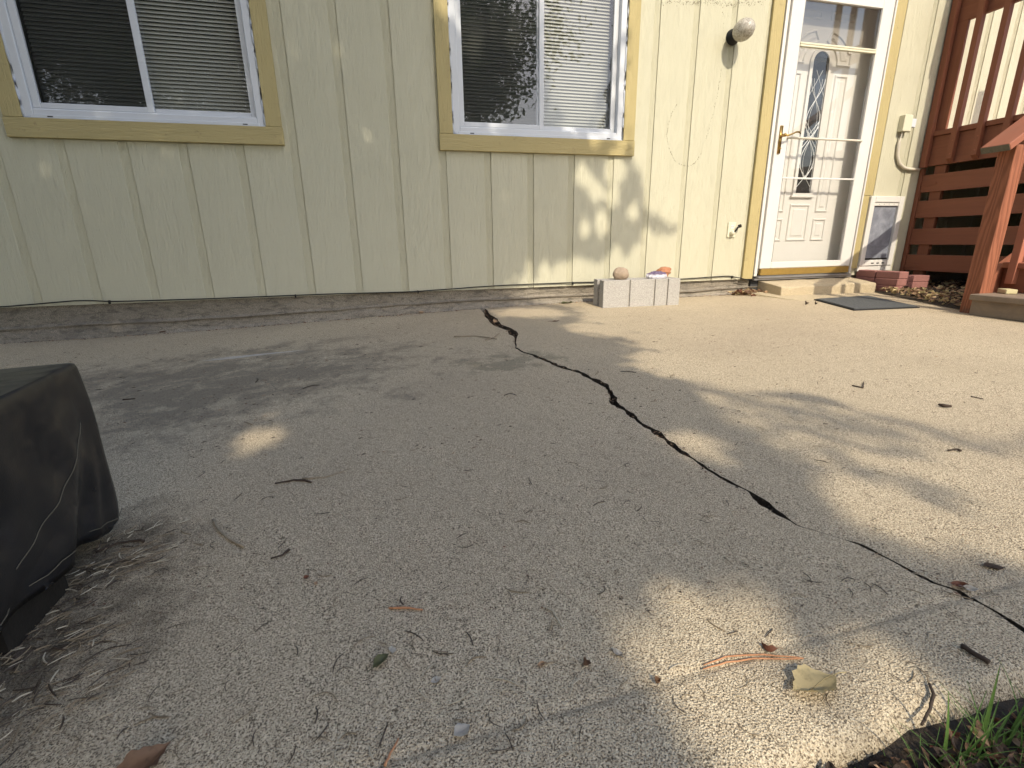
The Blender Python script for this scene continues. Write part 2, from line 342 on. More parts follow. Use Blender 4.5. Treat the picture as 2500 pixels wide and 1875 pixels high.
# ================================================================== GROUND
def fbm1(n, seed, oct=5, base=6):
    r = np.random.default_rng(seed); x = np.linspace(0, 1, n); o = np.zeros(n)
    for k in range(oct):
        m = base*2**k+2; o += np.interp(x, np.linspace(0, 1, m), r.normal(size=m))*.55**k
    return o
gm = MB(); gm.add([(-60, -60, -.12), (60, -60, -.12), (60, 20, -.12), (-60, 20, -.12)], [(0, 1, 2, 3)]); gm.build('ground', M['lawn'], kind='structure')
def build_slab():
    ys = list(np.arange(0.03, -1.2, -.02)) + list(np.arange(-1.2, -3.205, -.006))
    ys = [y for y in ys]
    crack = [(2.965, .03), (2.965, -.013), (2.924, -.362), (2.909, -.646), (2.901, -.715), (2.938, -.88), (2.93, -1.043), (2.85, -1.313), (2.862, -1.406), (2.895, -1.48), (2.94, -1.707), (2.983, -1.82), (2.994, -2.018), (2.965, -2.125), (2.948, -2.162), (2.951, -2.28), (2.954, -2.414), (2.951, -2.5), (2.949, -2.575), (2.945, -2.653), (2.956, -2.717), (2.967, -2.767), (2.966, -2.825), (2.970, -2.893), (2.998, -2.929), (3.025, -2.969), (3.034, -3.02), (3.043, -3.078), (3.059, -3.101), (3.061, -3.122), (3.065, -3.15), (3.057, -3.3)]
    cy = np.array([c[1] for c in crack])[::-1]; cx = np.array([c[0] for c in crack])[::-1]
    wp = [(.03, .015), (-.1, .020), (-.5, .022), (-.85, .022), (-1.0, .026), (-1.08, .006), (-1.3, .0025), (-1.45, .004), (-1.6, .007), (-1.75, .010), (-1.95, .012), (-2.02, .006), (-2.1, .011), (-2.2, .008), (-2.28, .011), (-2.36, .004), (-2.42, .009), (-2.48, .004), (-2.55, .008), (-2.6, .003), (-2.66, .005), (-2.72, .0035), (-2.76, .002), (-2.80, .006), (-2.84, .006), (-2.88, .002), (-2.905, .0006), (-2.955, .0005), (-2.965, .0025), (-2.985, .003), (-3.01, .001), (-3.04, .003), (-3.07, .0035), (-3.10, .004), (-3.115, .005), (-3.13, .0015), (-3.16, .0045), (-3.3, .004)]
    wy = np.array([c[0] for c in wp])[::-1]; ww = np.array([c[1] for c in wp])[::-1]
    n = len(ys); jl = fbm1(n, 3, 5, 30); jr = fbm1(n, 4, 5, 30); wig = fbm1(n, 5, 4, 16)
    # rows: flat part, rounded nose, drop
    rows = [(y, 0.) for y in ys]
    for a in np.linspace(8, 90, 9): rows.append((-3.205-.032*math.sin(math.radians(a)), -.032*(1-math.cos(math.radians(a)))))
    rows += [(-3.245, -.07), (-3.243, -.16)]
    ul = np.concatenate([np.linspace(0, .75, 22), np.linspace(.77, 1, 34)]); ur = np.concatenate([np.linspace(0, .25, 34), np.linspace(.27, 1, 30)])
    vs = []; nc = len(ul)+2+len(ur)
    nose = fbm1(200, 12, 5, 14)
    for i, (y, dz) in enumerate(rows):
        k = min(i, n-1); yy = max(y, -3.3)
        x0 = float(np.interp(yy, cy, cx)) + .004*wig[k]*(1 if yy > -2.6 else .5)
        hw = float(np.interp(yy, wy, ww))*(1+.3*math.sin(yy*90+jl[k])*(1 if yy < -1.6 else 0)); sc = min(1, .35+hw/.01)
        l = x0-hw*(1+.32*jl[k])-.0014*abs(jl[k])*sc; r = x0+hw*(1+.32*jr[k])+.0014*abs(jr[k])*sc
        if r-l < .0012: l, r = x0-.0006, x0+.0006
        heave = .006*math.exp(-((yy+.9)/.5)**2)
        def pt(x, side):
            xx = x; yo = y
            if dz < -.0001: yo = y + .006*float(np.interp((x+2)/10, np.linspace(0, 1, 200), nose))
            z = zg(xx, min(y, 0)) + dz
            d = abs(x-x0); z -= .0035*math.exp(-d/.006)*sc       # worn lips of the crack
            if side > 0: z += heave*math.exp(-d/.6)
            z -= .0045*math.exp(-((y+3.112-.0008*math.sin(x*30))/.0035)**2)   # tooled joint along the edge
            return (xx, yo, z)
        for u in ul: vs.append(pt(-2.2+(l+2.2)*u, -1))
        zb = zg(x0, y)+dz-.06
        vs.append((l+.0015 if r-l > .004 else l, y, zb)); vs.append((r-.0015 if r-l > .004 else r, y, zb))
        for u in ur: vs.append(pt(r+(8.2-r)*u, 1))
    fs = []; mi = []
    for i in range(len(rows)-1):
        for j in range(nc-1):
            fs.append((i*nc+j, i*nc+j+1, (i+1)*nc+j+1, (i+1)*nc+j)); mi.append(1 if len(ul)-1 <= j <= len(ul)+1 else 0)
    me = bpy.data.meshes.new('patio_slab'); me.from_pydata(vs, [], fs); me.materials.append(M['slab']); me.materials.append(M['soil'])
    me.polygons.foreach_set('material_index', mi); me.polygons.foreach_set('use_smooth', [True]*len(fs)); me.set_sharp_from_angle(angle=.7)
    o = bpy.data.objects.new('patio_slab', me); C.objects.link(o); tag(o, kind='structure')
build_slab()
# soil strip in front of the slab and soil bed by the deck
def sheet(name, x0, x1, y0, y1, nx, ny, zf, mat, **t):
    vs = [(x, y, zf(x, y)) for y in np.linspace(y0, y1, ny) for x in np.linspace(x0, x1, nx)]
    fs = [(j*nx+i, j*nx+i+1, (j+1)*nx+i+1, (j+1)*nx+i) for j in range(ny-1) for i in range(nx-1)]
    b = MB(); b.add(vs, fs); return b.build(name, mat, smooth=True, **t)
sheet('soil', -3, 9, -5.2, -3.225, 260, 60, lambda x, y: .038+.012*math.sin(x*9+1)*math.sin(y*11)+.006*math.sin(x*41)*math.sin(y*37+2)+(.012 if x > 2.6 else 0), M['soil'], kind='structure')
def bed_edge(y): return 6.36-.5*min(max((-.1-y)/1.15, 0), 1.3)     # slab border beside the soil bed
def build_bed():
    ny, nx = 30, 30; vs = []
    for y in np.linspace(0., -1.22, ny):
        for u in np.linspace(0, 1, nx):
            x = bed_edge(y)+(8-bed_edge(y))*u; vs.append((x, y, zg(x, y)+.004+.025*min(1, u*8)*(.6+.4*math.sin(x*13)*math.sin(y*17+1))))
    b = MB(); b.add(vs, [(j*nx+i, j*nx+i+1, (j+1)*nx+i+1, (j+1)*nx+i) for j in range(ny-1) for i in range(nx-1)]); b.build('soil_bed', M['soil'], smooth=True, kind='structure')
build_bed()

# ================================================================== HOUSE
house = thing('house', 'cream house wall with grooved siding and ochre trim behind the patio', 'house', (3, 0, .15))
WIN = [(.465, 1.662), (2.80, 4.012)]; WZ0, WZ1 = 1.285, 2.42
DX0, DX1, DZ1 = 5.262, 6.268, 2.352
GR = .3048; SB = .268; ST = 3.3
def build_siding():
    xs = []
    for k in range(-10, 32):
        X = k*GR; b = X-.046
        pr = [(b-.0022, 0.), (b+.0008, .0046)]
        for j in range(6):
            a = b+.002+j*.0069; pr += [(a, .0046), (a+.0012, .0046), (a+.0022, .0028), (a+.0042, .0028), (a+.0052, .0046)]
        pr += [(X-.0022, .0046), (X-.0016, .012), (X+.0006, .012), (X+.0009, 0.), (X+.0045, -.0008)]
        xs += pr
    ops = [(a, b_, WZ0, WZ1) for a, b_ in WIN] + [(DX0, DX1, -1, DZ1)]
    px = np.array([a for a, _ in xs]); py = np.array([b_ for _, b_ in xs]); cut = sorted(set([float(v) for v in px] + [v for o in ops for v in o[:2]]))
    b = MB()
    for x0, x1 in zip(cut[:-1], cut[1:]):
        if x1-x0 < 1e-6: continue
        y0, y1 = float(np.interp(x0+1e-7, px, py)), float(np.interp(x1-1e-7, px, py)); xm = (x0+x1)/2; spans = [(SB, ST)]
        for o in ops:
            if o[0] < xm < o[1]: spans = [(SB, o[2]), (o[3], ST)] if o[2] > 0 else [(o[3], ST)]
        for z0, z1 in spans: b.add([(x0, y0, z0), (x1, y1, z0), (x1, y1, z1), (x0, y0, z1)], [(0, 1, 2, 3)])
        if spans[0][0] == SB: b.add([(x0, y0, SB), (x1, y1, SB), (x1, .016, SB), (x0, .016, SB)], [(0, 1, 2, 3)])
    def scar(pts, dens, w, amp):
        for (a, b_) in zip(pts[:-1], pts[1:]):
            L = math.dist(a, b_); n = int(L*dens)
            for i in range(n):
                if random.random() < .3: continue
                u = random.random(); x = a[0]+(b_[0]-a[0])*u+random.gauss(0, amp); z = a[1]+(b_[1]-a[1])*u+random.gauss(0, amp); r_ = random.uniform(.3, 1)*w; t_ = random.uniform(0, 6.28); k = random.choice([3, 4, 5])
                ps = [(x+r_*math.cos(t_+6.283*j/k)*random.uniform(.5, 1.3), -.0009, z+r_*math.sin(t_+6.283*j/k)*random.uniform(.5, 1.6)) for j in range(k)]
                b.add(ps+[(x, -.0022, z)], [(j, (j+1) % k, k) for j in range(k)], 1)
    q_ = lambda *p: [W(1250+x*.565, y*.565, 0) for x, y in p]
    scar(q_((712, 450), (690, 490), (675, 540), (668, 590), (678, 640), (700, 690), (735, 715), (765, 718), (790, 705), (815, 665)), 260, .0038, .0018)
    scar(q_((905, 290), (895, 360), (885, 420), (868, 490), (850, 560), (838, 600)), 150, .0034, .0022)
    scar(q_((650, 8), (760, 12), (860, 8), (940, 22), (1000, 14), (1088, 12)), 420, .004, .010); scar(q_((905, 20), (915, 100), (912, 180)), 90, .003, .003)
    for k in range(-2, 30):
        for dx in (.022, -.068) if k % 4 == 0 else (.022,):
            z = SB+.05+random.uniform(0, .04)
            while z < 2.6:
                x = k*GR+dx+random.uniform(-.004, .004)
                if not any(o[0]-.12 < x < o[1]+.12 and o[2]-.12 < z < o[3]+.12 for o in ops) and random.random() < .8: b.add([(x+.0035*math.cos(a), -.0006, z+.0035*math.sin(a)) for a in np.linspace(0, 5.24, 6)]+[(x, -.0020, z)], [(j, (j+1) % 6, 6) for j in range(6)])
                z += random.uniform(.19, .31)
    b.build('wall', [M['siding'], M['marks']], house)
build_siding()
f = MB()
nx = 300; xx = np.linspace(-3, 9.4, nx); n1 = fbm1(nx, 21, 5, 20); n2 = fbm1(nx, 22, 5, 20); n3 = fbm1(nx, 23, 5, 30)
prof = []
for i, x in enumerate(xx):
    g0 = zg(x, 0); top = .272; ledge = g0+.42*(SB-g0)+.006*n1[i]
    prof.append([(x, .022, top), (x, .022+.003*n2[i], ledge+.012), (x, .016+.002*n2[i], ledge+.002), (x, -.008+.004*n3[i], ledge), (x, -.006+.004*n3[i], ledge-.005), (x, .004, ledge-.012), (x, -.004+.002*n2[i], g0+.02), (x, -.012+.004*n3[i], g0+.001), (x, -.02, g0-.03)])
k = len(prof[0])
f.add([p for r in prof for p in r], [(i*k+j, (i+1)*k+j, (i+1)*k+j+1, i*k+j+1) for i in range(nx-1) for j in range(k-1)]); f.build('foundation', M['found'], house)
b = MB(); b.box((-3, 6, .1), (9.4, 6.1, ST)); b.box((-3.1, .03, .1), (-3.0, 6.1, ST)); b.box((9.4, .03, .1), (9.5, 6.1, ST)); b.build('rear_wall', M['siding'], house)
b = MB(); b.box((-3.3, -.22, ST+.002), (9.7, 6.3, ST+.05)); b.prism([(-.24, ST+.052), (6.4, ST+.052), (3.1, ST+1.6)], 0, -3.4, 9.8); b.box((-3.4, -.26, ST-.06), (9.8, -.242, ST+.08)); b.build('roof', M['roof'], house)
b = MB(); b.box((-3, .03, .05), (9.4, 6, .1)); b.build('room_floor', M['dark'], house)

def make_window(x0, x1, left_screen, lab):
    fr = MB(); y0, y1 = -.012, .055; fw = .042
    z0, z1 = WZ0, WZ1; xm = (x0+x1)/2; m = .025
    fr.box((x0, y0, z0), (x0+fw, y1, z1), bev=.003); fr.box((x1-fw, y0, z0), (x1, y1, z1), bev=.003)
    fr.box((x0+fw, y0, z0), (x1-fw, y1, z0+fw), bev=.003); fr.box((x0+fw, y0, z1-fw), (x1-fw, y1, z1), bev=.003)
    fr.box((x0+fw, -.002, z0+fw), (x1-fw, .0, z0+fw+.0055)); fr.box((x0+.03, -.020, z0-.004), (x1-.03, -.0125, z0+.013), bev=.002)
    win = fr.build('window', M['vinyl'], house, label=lab)
    tw = .09; ty = -.024
    b = MB(); b.box((x0-tw-.003, ty, z0-.004), (x0-.006, .0, z1+.004), bev=.002); b.build('side_trim', M['trimz'], win)
    b = MB(); b.box((x1+.006, ty, z0-.004), (x1+tw+.003, .0, z1+.004), bev=.002); b.build('side_trim', M['trimz'], win)
    b = MB(); b.box((x0-tw-.006, ty-.003, z0-.006-.098), (x1+tw+.006, .0, z0-.0055), bev=.002); b.build('sill_trim', M['trimx'], win)
    b = MB(); b.box((x0-tw-.006, ty-.003, z1+.0055), (x1+tw+.006, .0, z1+.1), bev=.002); b.build('head_trim', M['trimx'], win)
    b = MB()      # bead of caulk
    def bead(p, q):
        n = 26; pts = [Vector(p).lerp(Vector(q), i/n)+Vector((random.uniform(-1, 1), 0, random.uniform(-1, 1)))*.0015 for i in range(n+1)]; b.tube(pts, [.006+random.uniform(-.0015, .003) for _ in pts], 6)
    bead((x0-.002, -.013, z0), (x0-.002, -.013, z1)); bead((x1+.002, -.013, z0), (x1+.002, -.013, z1)); bead((x0, -.015, z0-.004), (x1, -.015, z0-.004)); b.build('caulk_bead', M['caulk'], win, smooth=True)
    s = MB(); sw = .034
    def sash(a, c, y):
        s.box((a, y, z0+fw+.006), (a+sw, y+.02, z1-fw), bev=.002); s.box((c-sw, y, z0+fw+.006), (c, y+.02, z1-fw), bev=.002)
        s.box((a+sw, y, z0+fw+.006), (c-sw, y+.02, z0+fw+.006+.028), bev=.002); s.box((a+sw, y, z1-fw-.03), (c-sw, y+.02, z1-fw), bev=.002)
    sash(x0+fw+.001, xm+.022, .002); sash(xm-.020, x1-fw-.001, .028); s.build('sash', M['vinyl'], win)
    for a, c, y in ((x0+fw+sw, xm-.012, .010), (xm+.016, x1-fw-sw, .038)):
        g = MB(); g.add([(a, y, z0+.07), (c, y, z0+.07), (c, y, z1-.07), (a, y, z1-.07)], [(0, 1, 2, 3)]); g.build('glass_pane', M['glass'], win)
    if left_screen:
        g = MB(); g.add([(x0+fw+.03, .046, z0+.06), (xm, .046, z0+.06), (xm, .046, z1-.06), (x0+fw+.03, .046, z1-.06)], [(0, 1, 2, 3)]); g.build('insect_screen', M['screen'], win)
    s = MB(); st = .0205; z = z0+.055; a, c = x0+fw+.012, x1-fw-.03
    while z < z1-.03:
        cr = [(.098, z-.0128), (.104, z-.004), (.109, z+.003), (.116, z+.0100)]
        s.add([(a, y, q) for y, q in cr]+[(c, y, q) for y, q in cr], [(i, i+1, 5+i, 4+i) for i in range(3)]); z += st
    for u in (.12, .5, .88): s.box((a+(c-a)*u, .112, z0+.05), (a+(c-a)*u+.0015, .1135, z1-.05))
    s.box((a, .10, z0+.043), (c, .125, z0+.052)); s.build('blind', M['blind'], win, smooth=True)
    b = MB(); b.box((x0+fw, .056, z0+.02), (x1-fw, .14, z0+.04)); b.build('sill', M['vinyl'], win)
    for u in (.09, .90):
        g = MB(); X = x0+(x1-x0)*u; g.box((X, -.0209, z0+.001), (X+.026, -.0195, z0+.0065)); g.build('weep_slot', M['black'], win)
    return win
make_window(*WIN[0], True, 'left window, dark behind its insect screen')
make_window(*WIN[1], True, 'middle window with sun on its right hand blind')

# ---- door
b = MB(); b.box((5.158, -.022, SB+.002), (5.256, -.0005, DZ1+.09), bev=.002); b.build('door_side_trim', M['trimz'], house)
b = MB(); b.box((6.274, -.022, .93), (6.372, -.0005, DZ1+.09), bev=.002); b.build('door_side_trim', M['trimz'], house)
b = MB(); b.box((6.274, -.022, SB+.06), (6.340, -.0005, .928), bev=.002); b.build('door_side_trim', M['trimz'], house)
b = MB(); b.box((5.158, -.022, DZ1+.093), (6.372, -.0005, DZ1+.19), bev=.002); b.build('door_head_trim', M['trimx'], house)
b = MB()
for x0, x1, y0 in ((5.262, 5.276, -.030), (5.279, 5.292, -.020), (5.294, 5.306, -.012)): b.box((x0, y0, .29), (x1, .06, DZ1), bev=.002)
for x0, x1, y0 in ((6.254, 6.268, -.030), (6.242, 6.252, -.020)): b.box((x0, y0, .29), (x1, .06, DZ1), bev=.002)
b.box((5.276, -.03, DZ1-.014), (6.254, .06, DZ1), bev=.002)
b.build('door_frame', M['white'], house)
b = MB(); b.box((5.262, .061, .29), (5.31, .20, DZ1)); b.box((6.235, .061, .29), (6.268, .20, DZ1)); b.box((5.31, .061, DZ1-.03), (6.235, .20, DZ1)); b.build('door_jamb', M['white'], house)
b = MB(); SY0, SY1 = -.030, -.002
sx0, sx1, gx0, gx1, gz0, gz1 = 5.309, 6.240, 5.418, 6.134, .402, 2.262
b.box((sx0, SY0, .352), (gx0, SY1, 2.335), bev=.003); b.box((gx1, SY0, .352), (sx1, SY1, 2.335), bev=.003)
b.box((gx0+.0, SY0, 2.262), (gx1, SY1, 2.335), bev=.003); b.box((gx0, SY0, .352), (gx1, SY1, gz0), bev=.003)
sd = b.build('storm_door', M['white'], house)
b = MB(); b.box((gx0-.0, -.036, 1.962), (gx1, -.012, 1.976), bev=.002); b.box((gx0, -.034, 1.979), (gx1, -.012, 1.992), bev=.002); b.build('meeting_rail', M['plate'], sd)
b = MB(); b.box((gx0, -.030, 1.047), (gx1, -.014, 1.060), bev=.002); b.build('glazing_bar', M['white'], sd)
b = MB(); b.tube([(gx0-.01, -.040, 1.343), (gx1-.02, -.040, 1.343), (gx1, -.036, 1.343), (gx1+.005, -.02, 1.343)], .0085, 8); b.build('push_bar', M['pvc'], sd, smooth=True)
g = MB(); g.add([(gx0, -.016, gz0), (gx1, -.016, gz0), (gx1, -.016, 2.262), (gx0, -.016, 2.262)], [(0, 1, 2, 3)]); g.build('glass_pane', M['dglass'], sd)
g = MB(); g.add([(gx0, -.011, 1.98), (gx1, -.011, 1.98), (gx1, -.011, 2.262), (gx0, -.011, 2.262)], [(0, 1, 2, 3)]); g.build('upper_pane', M['uglass'], sd)
b = MB(); b.box((gx0-.002, -.024, gz0-.002), (gx0+.008, -.010, gz1)); b.box((gx1-.008, -.024, gz0), (gx1+.002, -.010, gz1)); b.build('gasket', M['metal'], sd)
b = MB(); b.box((sx0+.012, -.034, .296), (sx1-.004, -.004, .349), bev=.002); b.build('kick_plate', M['gold'], sd)
b = MB(); b.prism([(-.04, 1.228), (-.04, 1.425), (-.0302, 1.425), (-.0302, 1.228)], 0, 5.333, 5.356); b.lathe([(0, .012), (.028, .010), (.032, .013), (.045, .013), (.05, .001)], (5.3445, -.038, 1.352), (0, -1, 0), 12)
b.tube([(5.345, -.075, 1.352), (5.375, -.08, 1.350), (5.41, -.082, 1.362), (5.445, -.080, 1.376), (5.475, -.078, 1.378), (5.492, -.074, 1.366)], [.008, .007, .006, .0065, .007, .004], 8)
b.lathe([(0, .008), (.012, .007), (.014, .001)], (5.3445, -.04, 1.262), (0, -1, 0), 10); b.build('door_handle', M['brass'], sd, smooth=True)
b = MB(); b.box((5.29, -.052, .272), (6.262, .10, .286), bev=.003); b.box((5.262, -.040, .258), (6.27, .10, .271)); b.build('threshold', M['metal'], house)
b = MB(); b.box((5.262, -.0, .10), (6.27, .02, .257)); b.build('threshold_board', M['dark'], house)
# inner door: raised mouldings on a slab
IY = .095
b = MB(); b.box((5.312, IY, .30), (6.233, IY+.045, 2.32))
def mould(poly):          # ring moulding around a polygon (x,z), counterclockwise
    cx = sum(p[0] for p in poly)/len(poly); cz = sum(p[1] for p in poly)/len(poly)
    rings = [(0., 0.), (.006, -.009), (.014, -.009), (.022, .0035), (.034, .0035), (.050, -.005)]; n = len(poly); vs = []
    P = [Vector(p) for p in poly]
    for ins, dy in rings:
        for i in range(n):
            a = (P[i]-P[i-1]).normalized(); c = (P[(i+1) % n]-P[i]).normalized(); n1 = Vector((-a.y, a.x)); n2 = Vector((-c.y, c.x)); m = (n1+n2)
            m = m/max(.5, m.dot(n1)) if m.length > 1e-6 else n1
            q = P[i]+m*ins*.95; vs.append((q.x, IY-.0004+dy, q.y))
    fs = [(r*n+i, r*n+(i+1) % n, (r+1)*n+(i+1) % n, (r+1)*n+i) for r in range(len(rings)-1) for i in range(n)] + [tuple((len(rings)-1)*n+i for i in range(n))]
    b.add(vs, fs)
def rect(x0, x1, z0, z1): return [(x0, z0), (x1, z0), (x1, z1), (x0, z1)]
LC = 5.742
mould(rect(LC-.103, LC+.103, .567, .868)); mould(rect(LC+.155, LC+.295, .567, .752)); mould(rect(LC-.295, LC-.155, .567, .752))
mould(rect(LC+.160, LC+.290, .802, 1.838)); mould(rect(LC-.290, LC-.160, .802, 1.838))
arc = lambda sgn: [(LC+sgn*.155, 1.895)] + [(LC+sgn*(.155+.14), 1.895), (LC+sgn*.295, 2.0)] + [(LC+sgn*(.02+.26*math.cos(a)), 1.93+.21*math.sin(a)) for a in np.linspace(.35, 1.35, 7)] + [(LC+sgn*.03, 2.06)] + [(LC+sgn*(.0+.155*math.cos(a)), 1.90+.15*math.sin(a)) for a in np.linspace(1.25, .2, 6)]
for sg in (1, -1):
    A = arc(sg); A = A if sg > 0 else A[::-1]; mould(A)
    mould(rect(*sorted((LC+sg*.04, LC+sg*.27)), 2.20, 2.265))
ed = b.build('entry_door', M['white'], house)
n = 20; ov = [(LC+.076*math.cos(a), 1.912+.076*math.sin(a)) for a in np.linspace(0, math.pi, n)] + [(LC-.076, .953), (LC+.076, .953)]
b = MB()
def ringed(poly, w, y0, y1):
    cxm = np.mean([p[0] for p in poly]); out = [(p[0]+math.copysign(w, p[0]-LC)*(abs(p[0]-LC)/.076), p[1]+(w*max(0, p[1]-1.912)/.076 if p[1] > 1 else -w)) for p in poly]; m = len(poly)
    vs = [(p[0], y0, p[1]) for p in out]+[(p[0], y1, p[1]) for p in out]+[(p[0], y1, p[1]) for p in poly]+[(p[0], y0+.004, p[1]) for p in poly]
    b.add(vs, [(r*m+i, r*m+(i+1) % m, (r+1)*m+(i+1) % m, (r+1)*m+i) for r in range(3) for i in range(m)])
ringed(ov, .026, IY-.001, IY-.016); b.box((LC-.115, IY-.022, .918), (LC+.115, IY-.001, .935), bev=.002); b.build('lite_frame', M['white'], ed)
b = MB(); b.prism(ov, 1, IY-.006, IY-.001); b.build('lite_glass', M['lite'], ed)
b = MB()
def came(fn, z0, z1, r=.0022, n=26): b.tube([(LC+max(-.073, min(.073, fn((i/n)))), IY-.009, z0+(z1-z0)*i/n) for i in range(n+1)], r, 4)
for sg in (1, -1):
    came(lambda t: sg*.066*math.sin(t*math.pi*2.5), 1.06, 1.80, .003); came(lambda t: sg*.040*math.sin(t*math.pi*2.5+.0), 1.06, 1.80, .0016)
    came(lambda t: sg*(.07-.14*t), 1.00, 1.16, .0022); came(lambda t: sg*(.07-.14*t), 1.30, 1.46, .0028); came(lambda t: sg*(.07-.14*t), 1.34, 1.50, .0022); came(lambda t: sg*(.07-.10*t), 1.68, 1.86, .0016)
came(lambda t: .069, .96, 1.91, .0014); came(lambda t: -.069, .96, 1.91, .0014)
b.build('leaded_came', M['came'], ed)
# pet door in the siding
b = MB(); px0, px1, pz0, pz1 = 6.345, 6.712, .345, .925; pw = .05
b.box((px0, -.038, pz0), (px0+pw, -.0005, pz1), bev=.004); b.box((px1-pw, -.038, pz0), (px1, -.0005, pz1), bev=.004); b.box((px0+pw, -.038, pz1-pw), (px1-pw, -.0005, pz1), bev=.004); b.box((px0+pw, -.038, pz0), (px1-pw, -.0005, pz0+pw), bev=.004)
b.box((px0-.004, -.03, pz0-.045), (px1+.006, -.0005, pz0-.002), bev=.003); b.box((px0+pw, -.030, pz1-pw-.028), (px1-pw, -.012, pz1-pw-.001), bev=.002)
pd = b.build('pet_door', M['white'], house)
b = MB(); b.box((px0+pw+.002, -.016, pz0+pw+.008), (px1-pw-.002, -.012, pz1-pw-.026)); b.build('flap', M['flap'], pd)
b = MB(); b.box((px0+pw+.002, -.022, pz0+pw+.001), (px1-pw-.002, -.0165, pz0+pw+.016)); b.build('magnet_strip', M['base'], pd)
for u in (.34, .5, .66):
    b = MB(); b.box((px0+.367*u, -.0395, pz0+.018), (px0+.367*u+.028, -.0382, pz0+.027)); b.build('vent_slot', M['black'], pd)
for u in (.2, .4, .6, .8):
    b = MB(); b.lathe([(0, .004), (.002, .003), (.0022, .0)], (px0+pw+.27*u, -.0302, pz1-pw-.014), (0, -1, 0), 8); b.build('screw', M['metal'], pd)

# ---- things on the wall
lp = thing('wall_lamp', 'wall lamp with crinkled glass globe on the siding left of the door', 'wall lamp', (4.85, -.03, 1.985))
b = MB(); b.lathe([(0, .052), (.012, .052), (.016, .046), (.052, .046), (.056, .040)], (4.85, -.0005, 1.985), (0, -1, .06), 28); b.build('lamp_base', M['black'], lp, smooth=True)
b = MB(); b.lathe([(0, .040), (.012, .052), (.035, .064), (.065, .069), (.095, .064), (.120, .050), (.136, .032), (.145, .014), (.147, 0)], (4.85, -.055, 1.988), (0, -1, .06), 32); b.build('glass_globe', M['globe'], lp, smooth=True)
ox, oz = 5.015, .662
eo = thing('electrical_outlet', 'small cream outdoor outlet low on the siding left of the door', 'outlet', (ox, -.01, oz-.06))
b = MB(); b.box((ox-.037, -.010, oz-.058), (ox+.037, -.0005, oz+.058), bev=.002); b.build('cover_plate', M['plate'], eo)
for dz in (.022, -.022):
    b = MB(); b.box((ox-.017, -.0125, oz+dz-.014), (ox+.017, -.0102, oz+dz+.014), bev=.001); q = b.build('socket', M['white'], eo)
    for dx in (-.006, .006):
        c_ = MB(); c_.box((ox+dx-.0012, -.0132, oz+dz-.002), (ox+dx+.0012, -.0126, oz+dz+.008)); c_.build('slot', M['black'], q)
b = MB(); b.lathe([(0, .019), (.02, .018), (.026, .013), (.03, 0)], (ox, -.0135, oz-.024), (0, -1, 0), 16); b.build('plug', M['plate'], eo, smooth=True)
b = MB(); b.tube([(ox, -.035, oz-.02), (ox+.02, -.04, oz+.0), (ox+.035, -.035, oz+.02)], .007, 8); b.lathe([(0, .013), (.02, .013), (.024, .010)], (ox+.04, -.03, oz+.026), (.6, -.6, .2), 14); b.build('light_sensor', M['base'], eo, smooth=True)
jx, jz = 6.585, 1.49
jb = thing('junction_box', 'cream junction box with a curved conduit on the siding beside the deck', 'junction box', (jx, -.02, jz-.07))
b = MB(); b.box((jx-.058, -.050, jz-.062), (jx+.030, -.0005, jz+.062), bev=.003); b.build('box_cover', M['plate'], jb)
b = MB(); b.box((jx+.034, -.040, jz-.028), (jx+.085, -.0005, jz+.038), bev=.004); b.build('grey_box', M['vinyl'], jb)
b = MB(); b.tube([(jx-.03, -.022, jz-.06), (jx-.035, -.020, jz-.15), (jx-.025, -.018, jz-.24), (jx+.01, -.018, jz-.30), (jx+.07, -.018, jz-.335), (jx+.14, -.018, jz-.345), (jx+.24, -.02, jz-.347)], .0125, 10); b.build('conduit', M['pvc'], jb, smooth=True)
cb = thing('cable', 'thin black cable running along the bottom edge of the siding', 'cable', (2.5, -.01, .27))
CP = [(-2.9, .272), (.104, .274), (.512, .297), (.645, .281), (1.167, .276), (1.903, .277), (2.442, .270), (2.966, .288), (3.18, .292), (3.66, .293), (3.82, .291), (4.571, .288), (5.067, .301), (5.158, .269), (5.25, .262)]
b = MB(); xs_ = np.linspace(-2.9, 5.25, 260); zs_ = np.interp(xs_, [c[0] for c in CP], [c[1] for c in CP]); zs_ = np.convolve(np.pad(zs_, 2, 'edge'), np.ones(5)/5, 'valid')
b.tube([(x, -.010-(.018 if x > 5.1 else 0), z) for x, z in zip(xs_, zs_)], .0042, 6); b.build('cable_run', M['cable'], cb, smooth=True)
for x in (.645, 1.70, 2.5, 3.66, 5.067):
    z = float(np.interp(x, xs_, zs_)); b = MB(); b.box((x-.004, -.017, z-.016), (x+.004, -.0005, z+.006), bev=.001); b.build('cable_clip', M['cable'], cb)

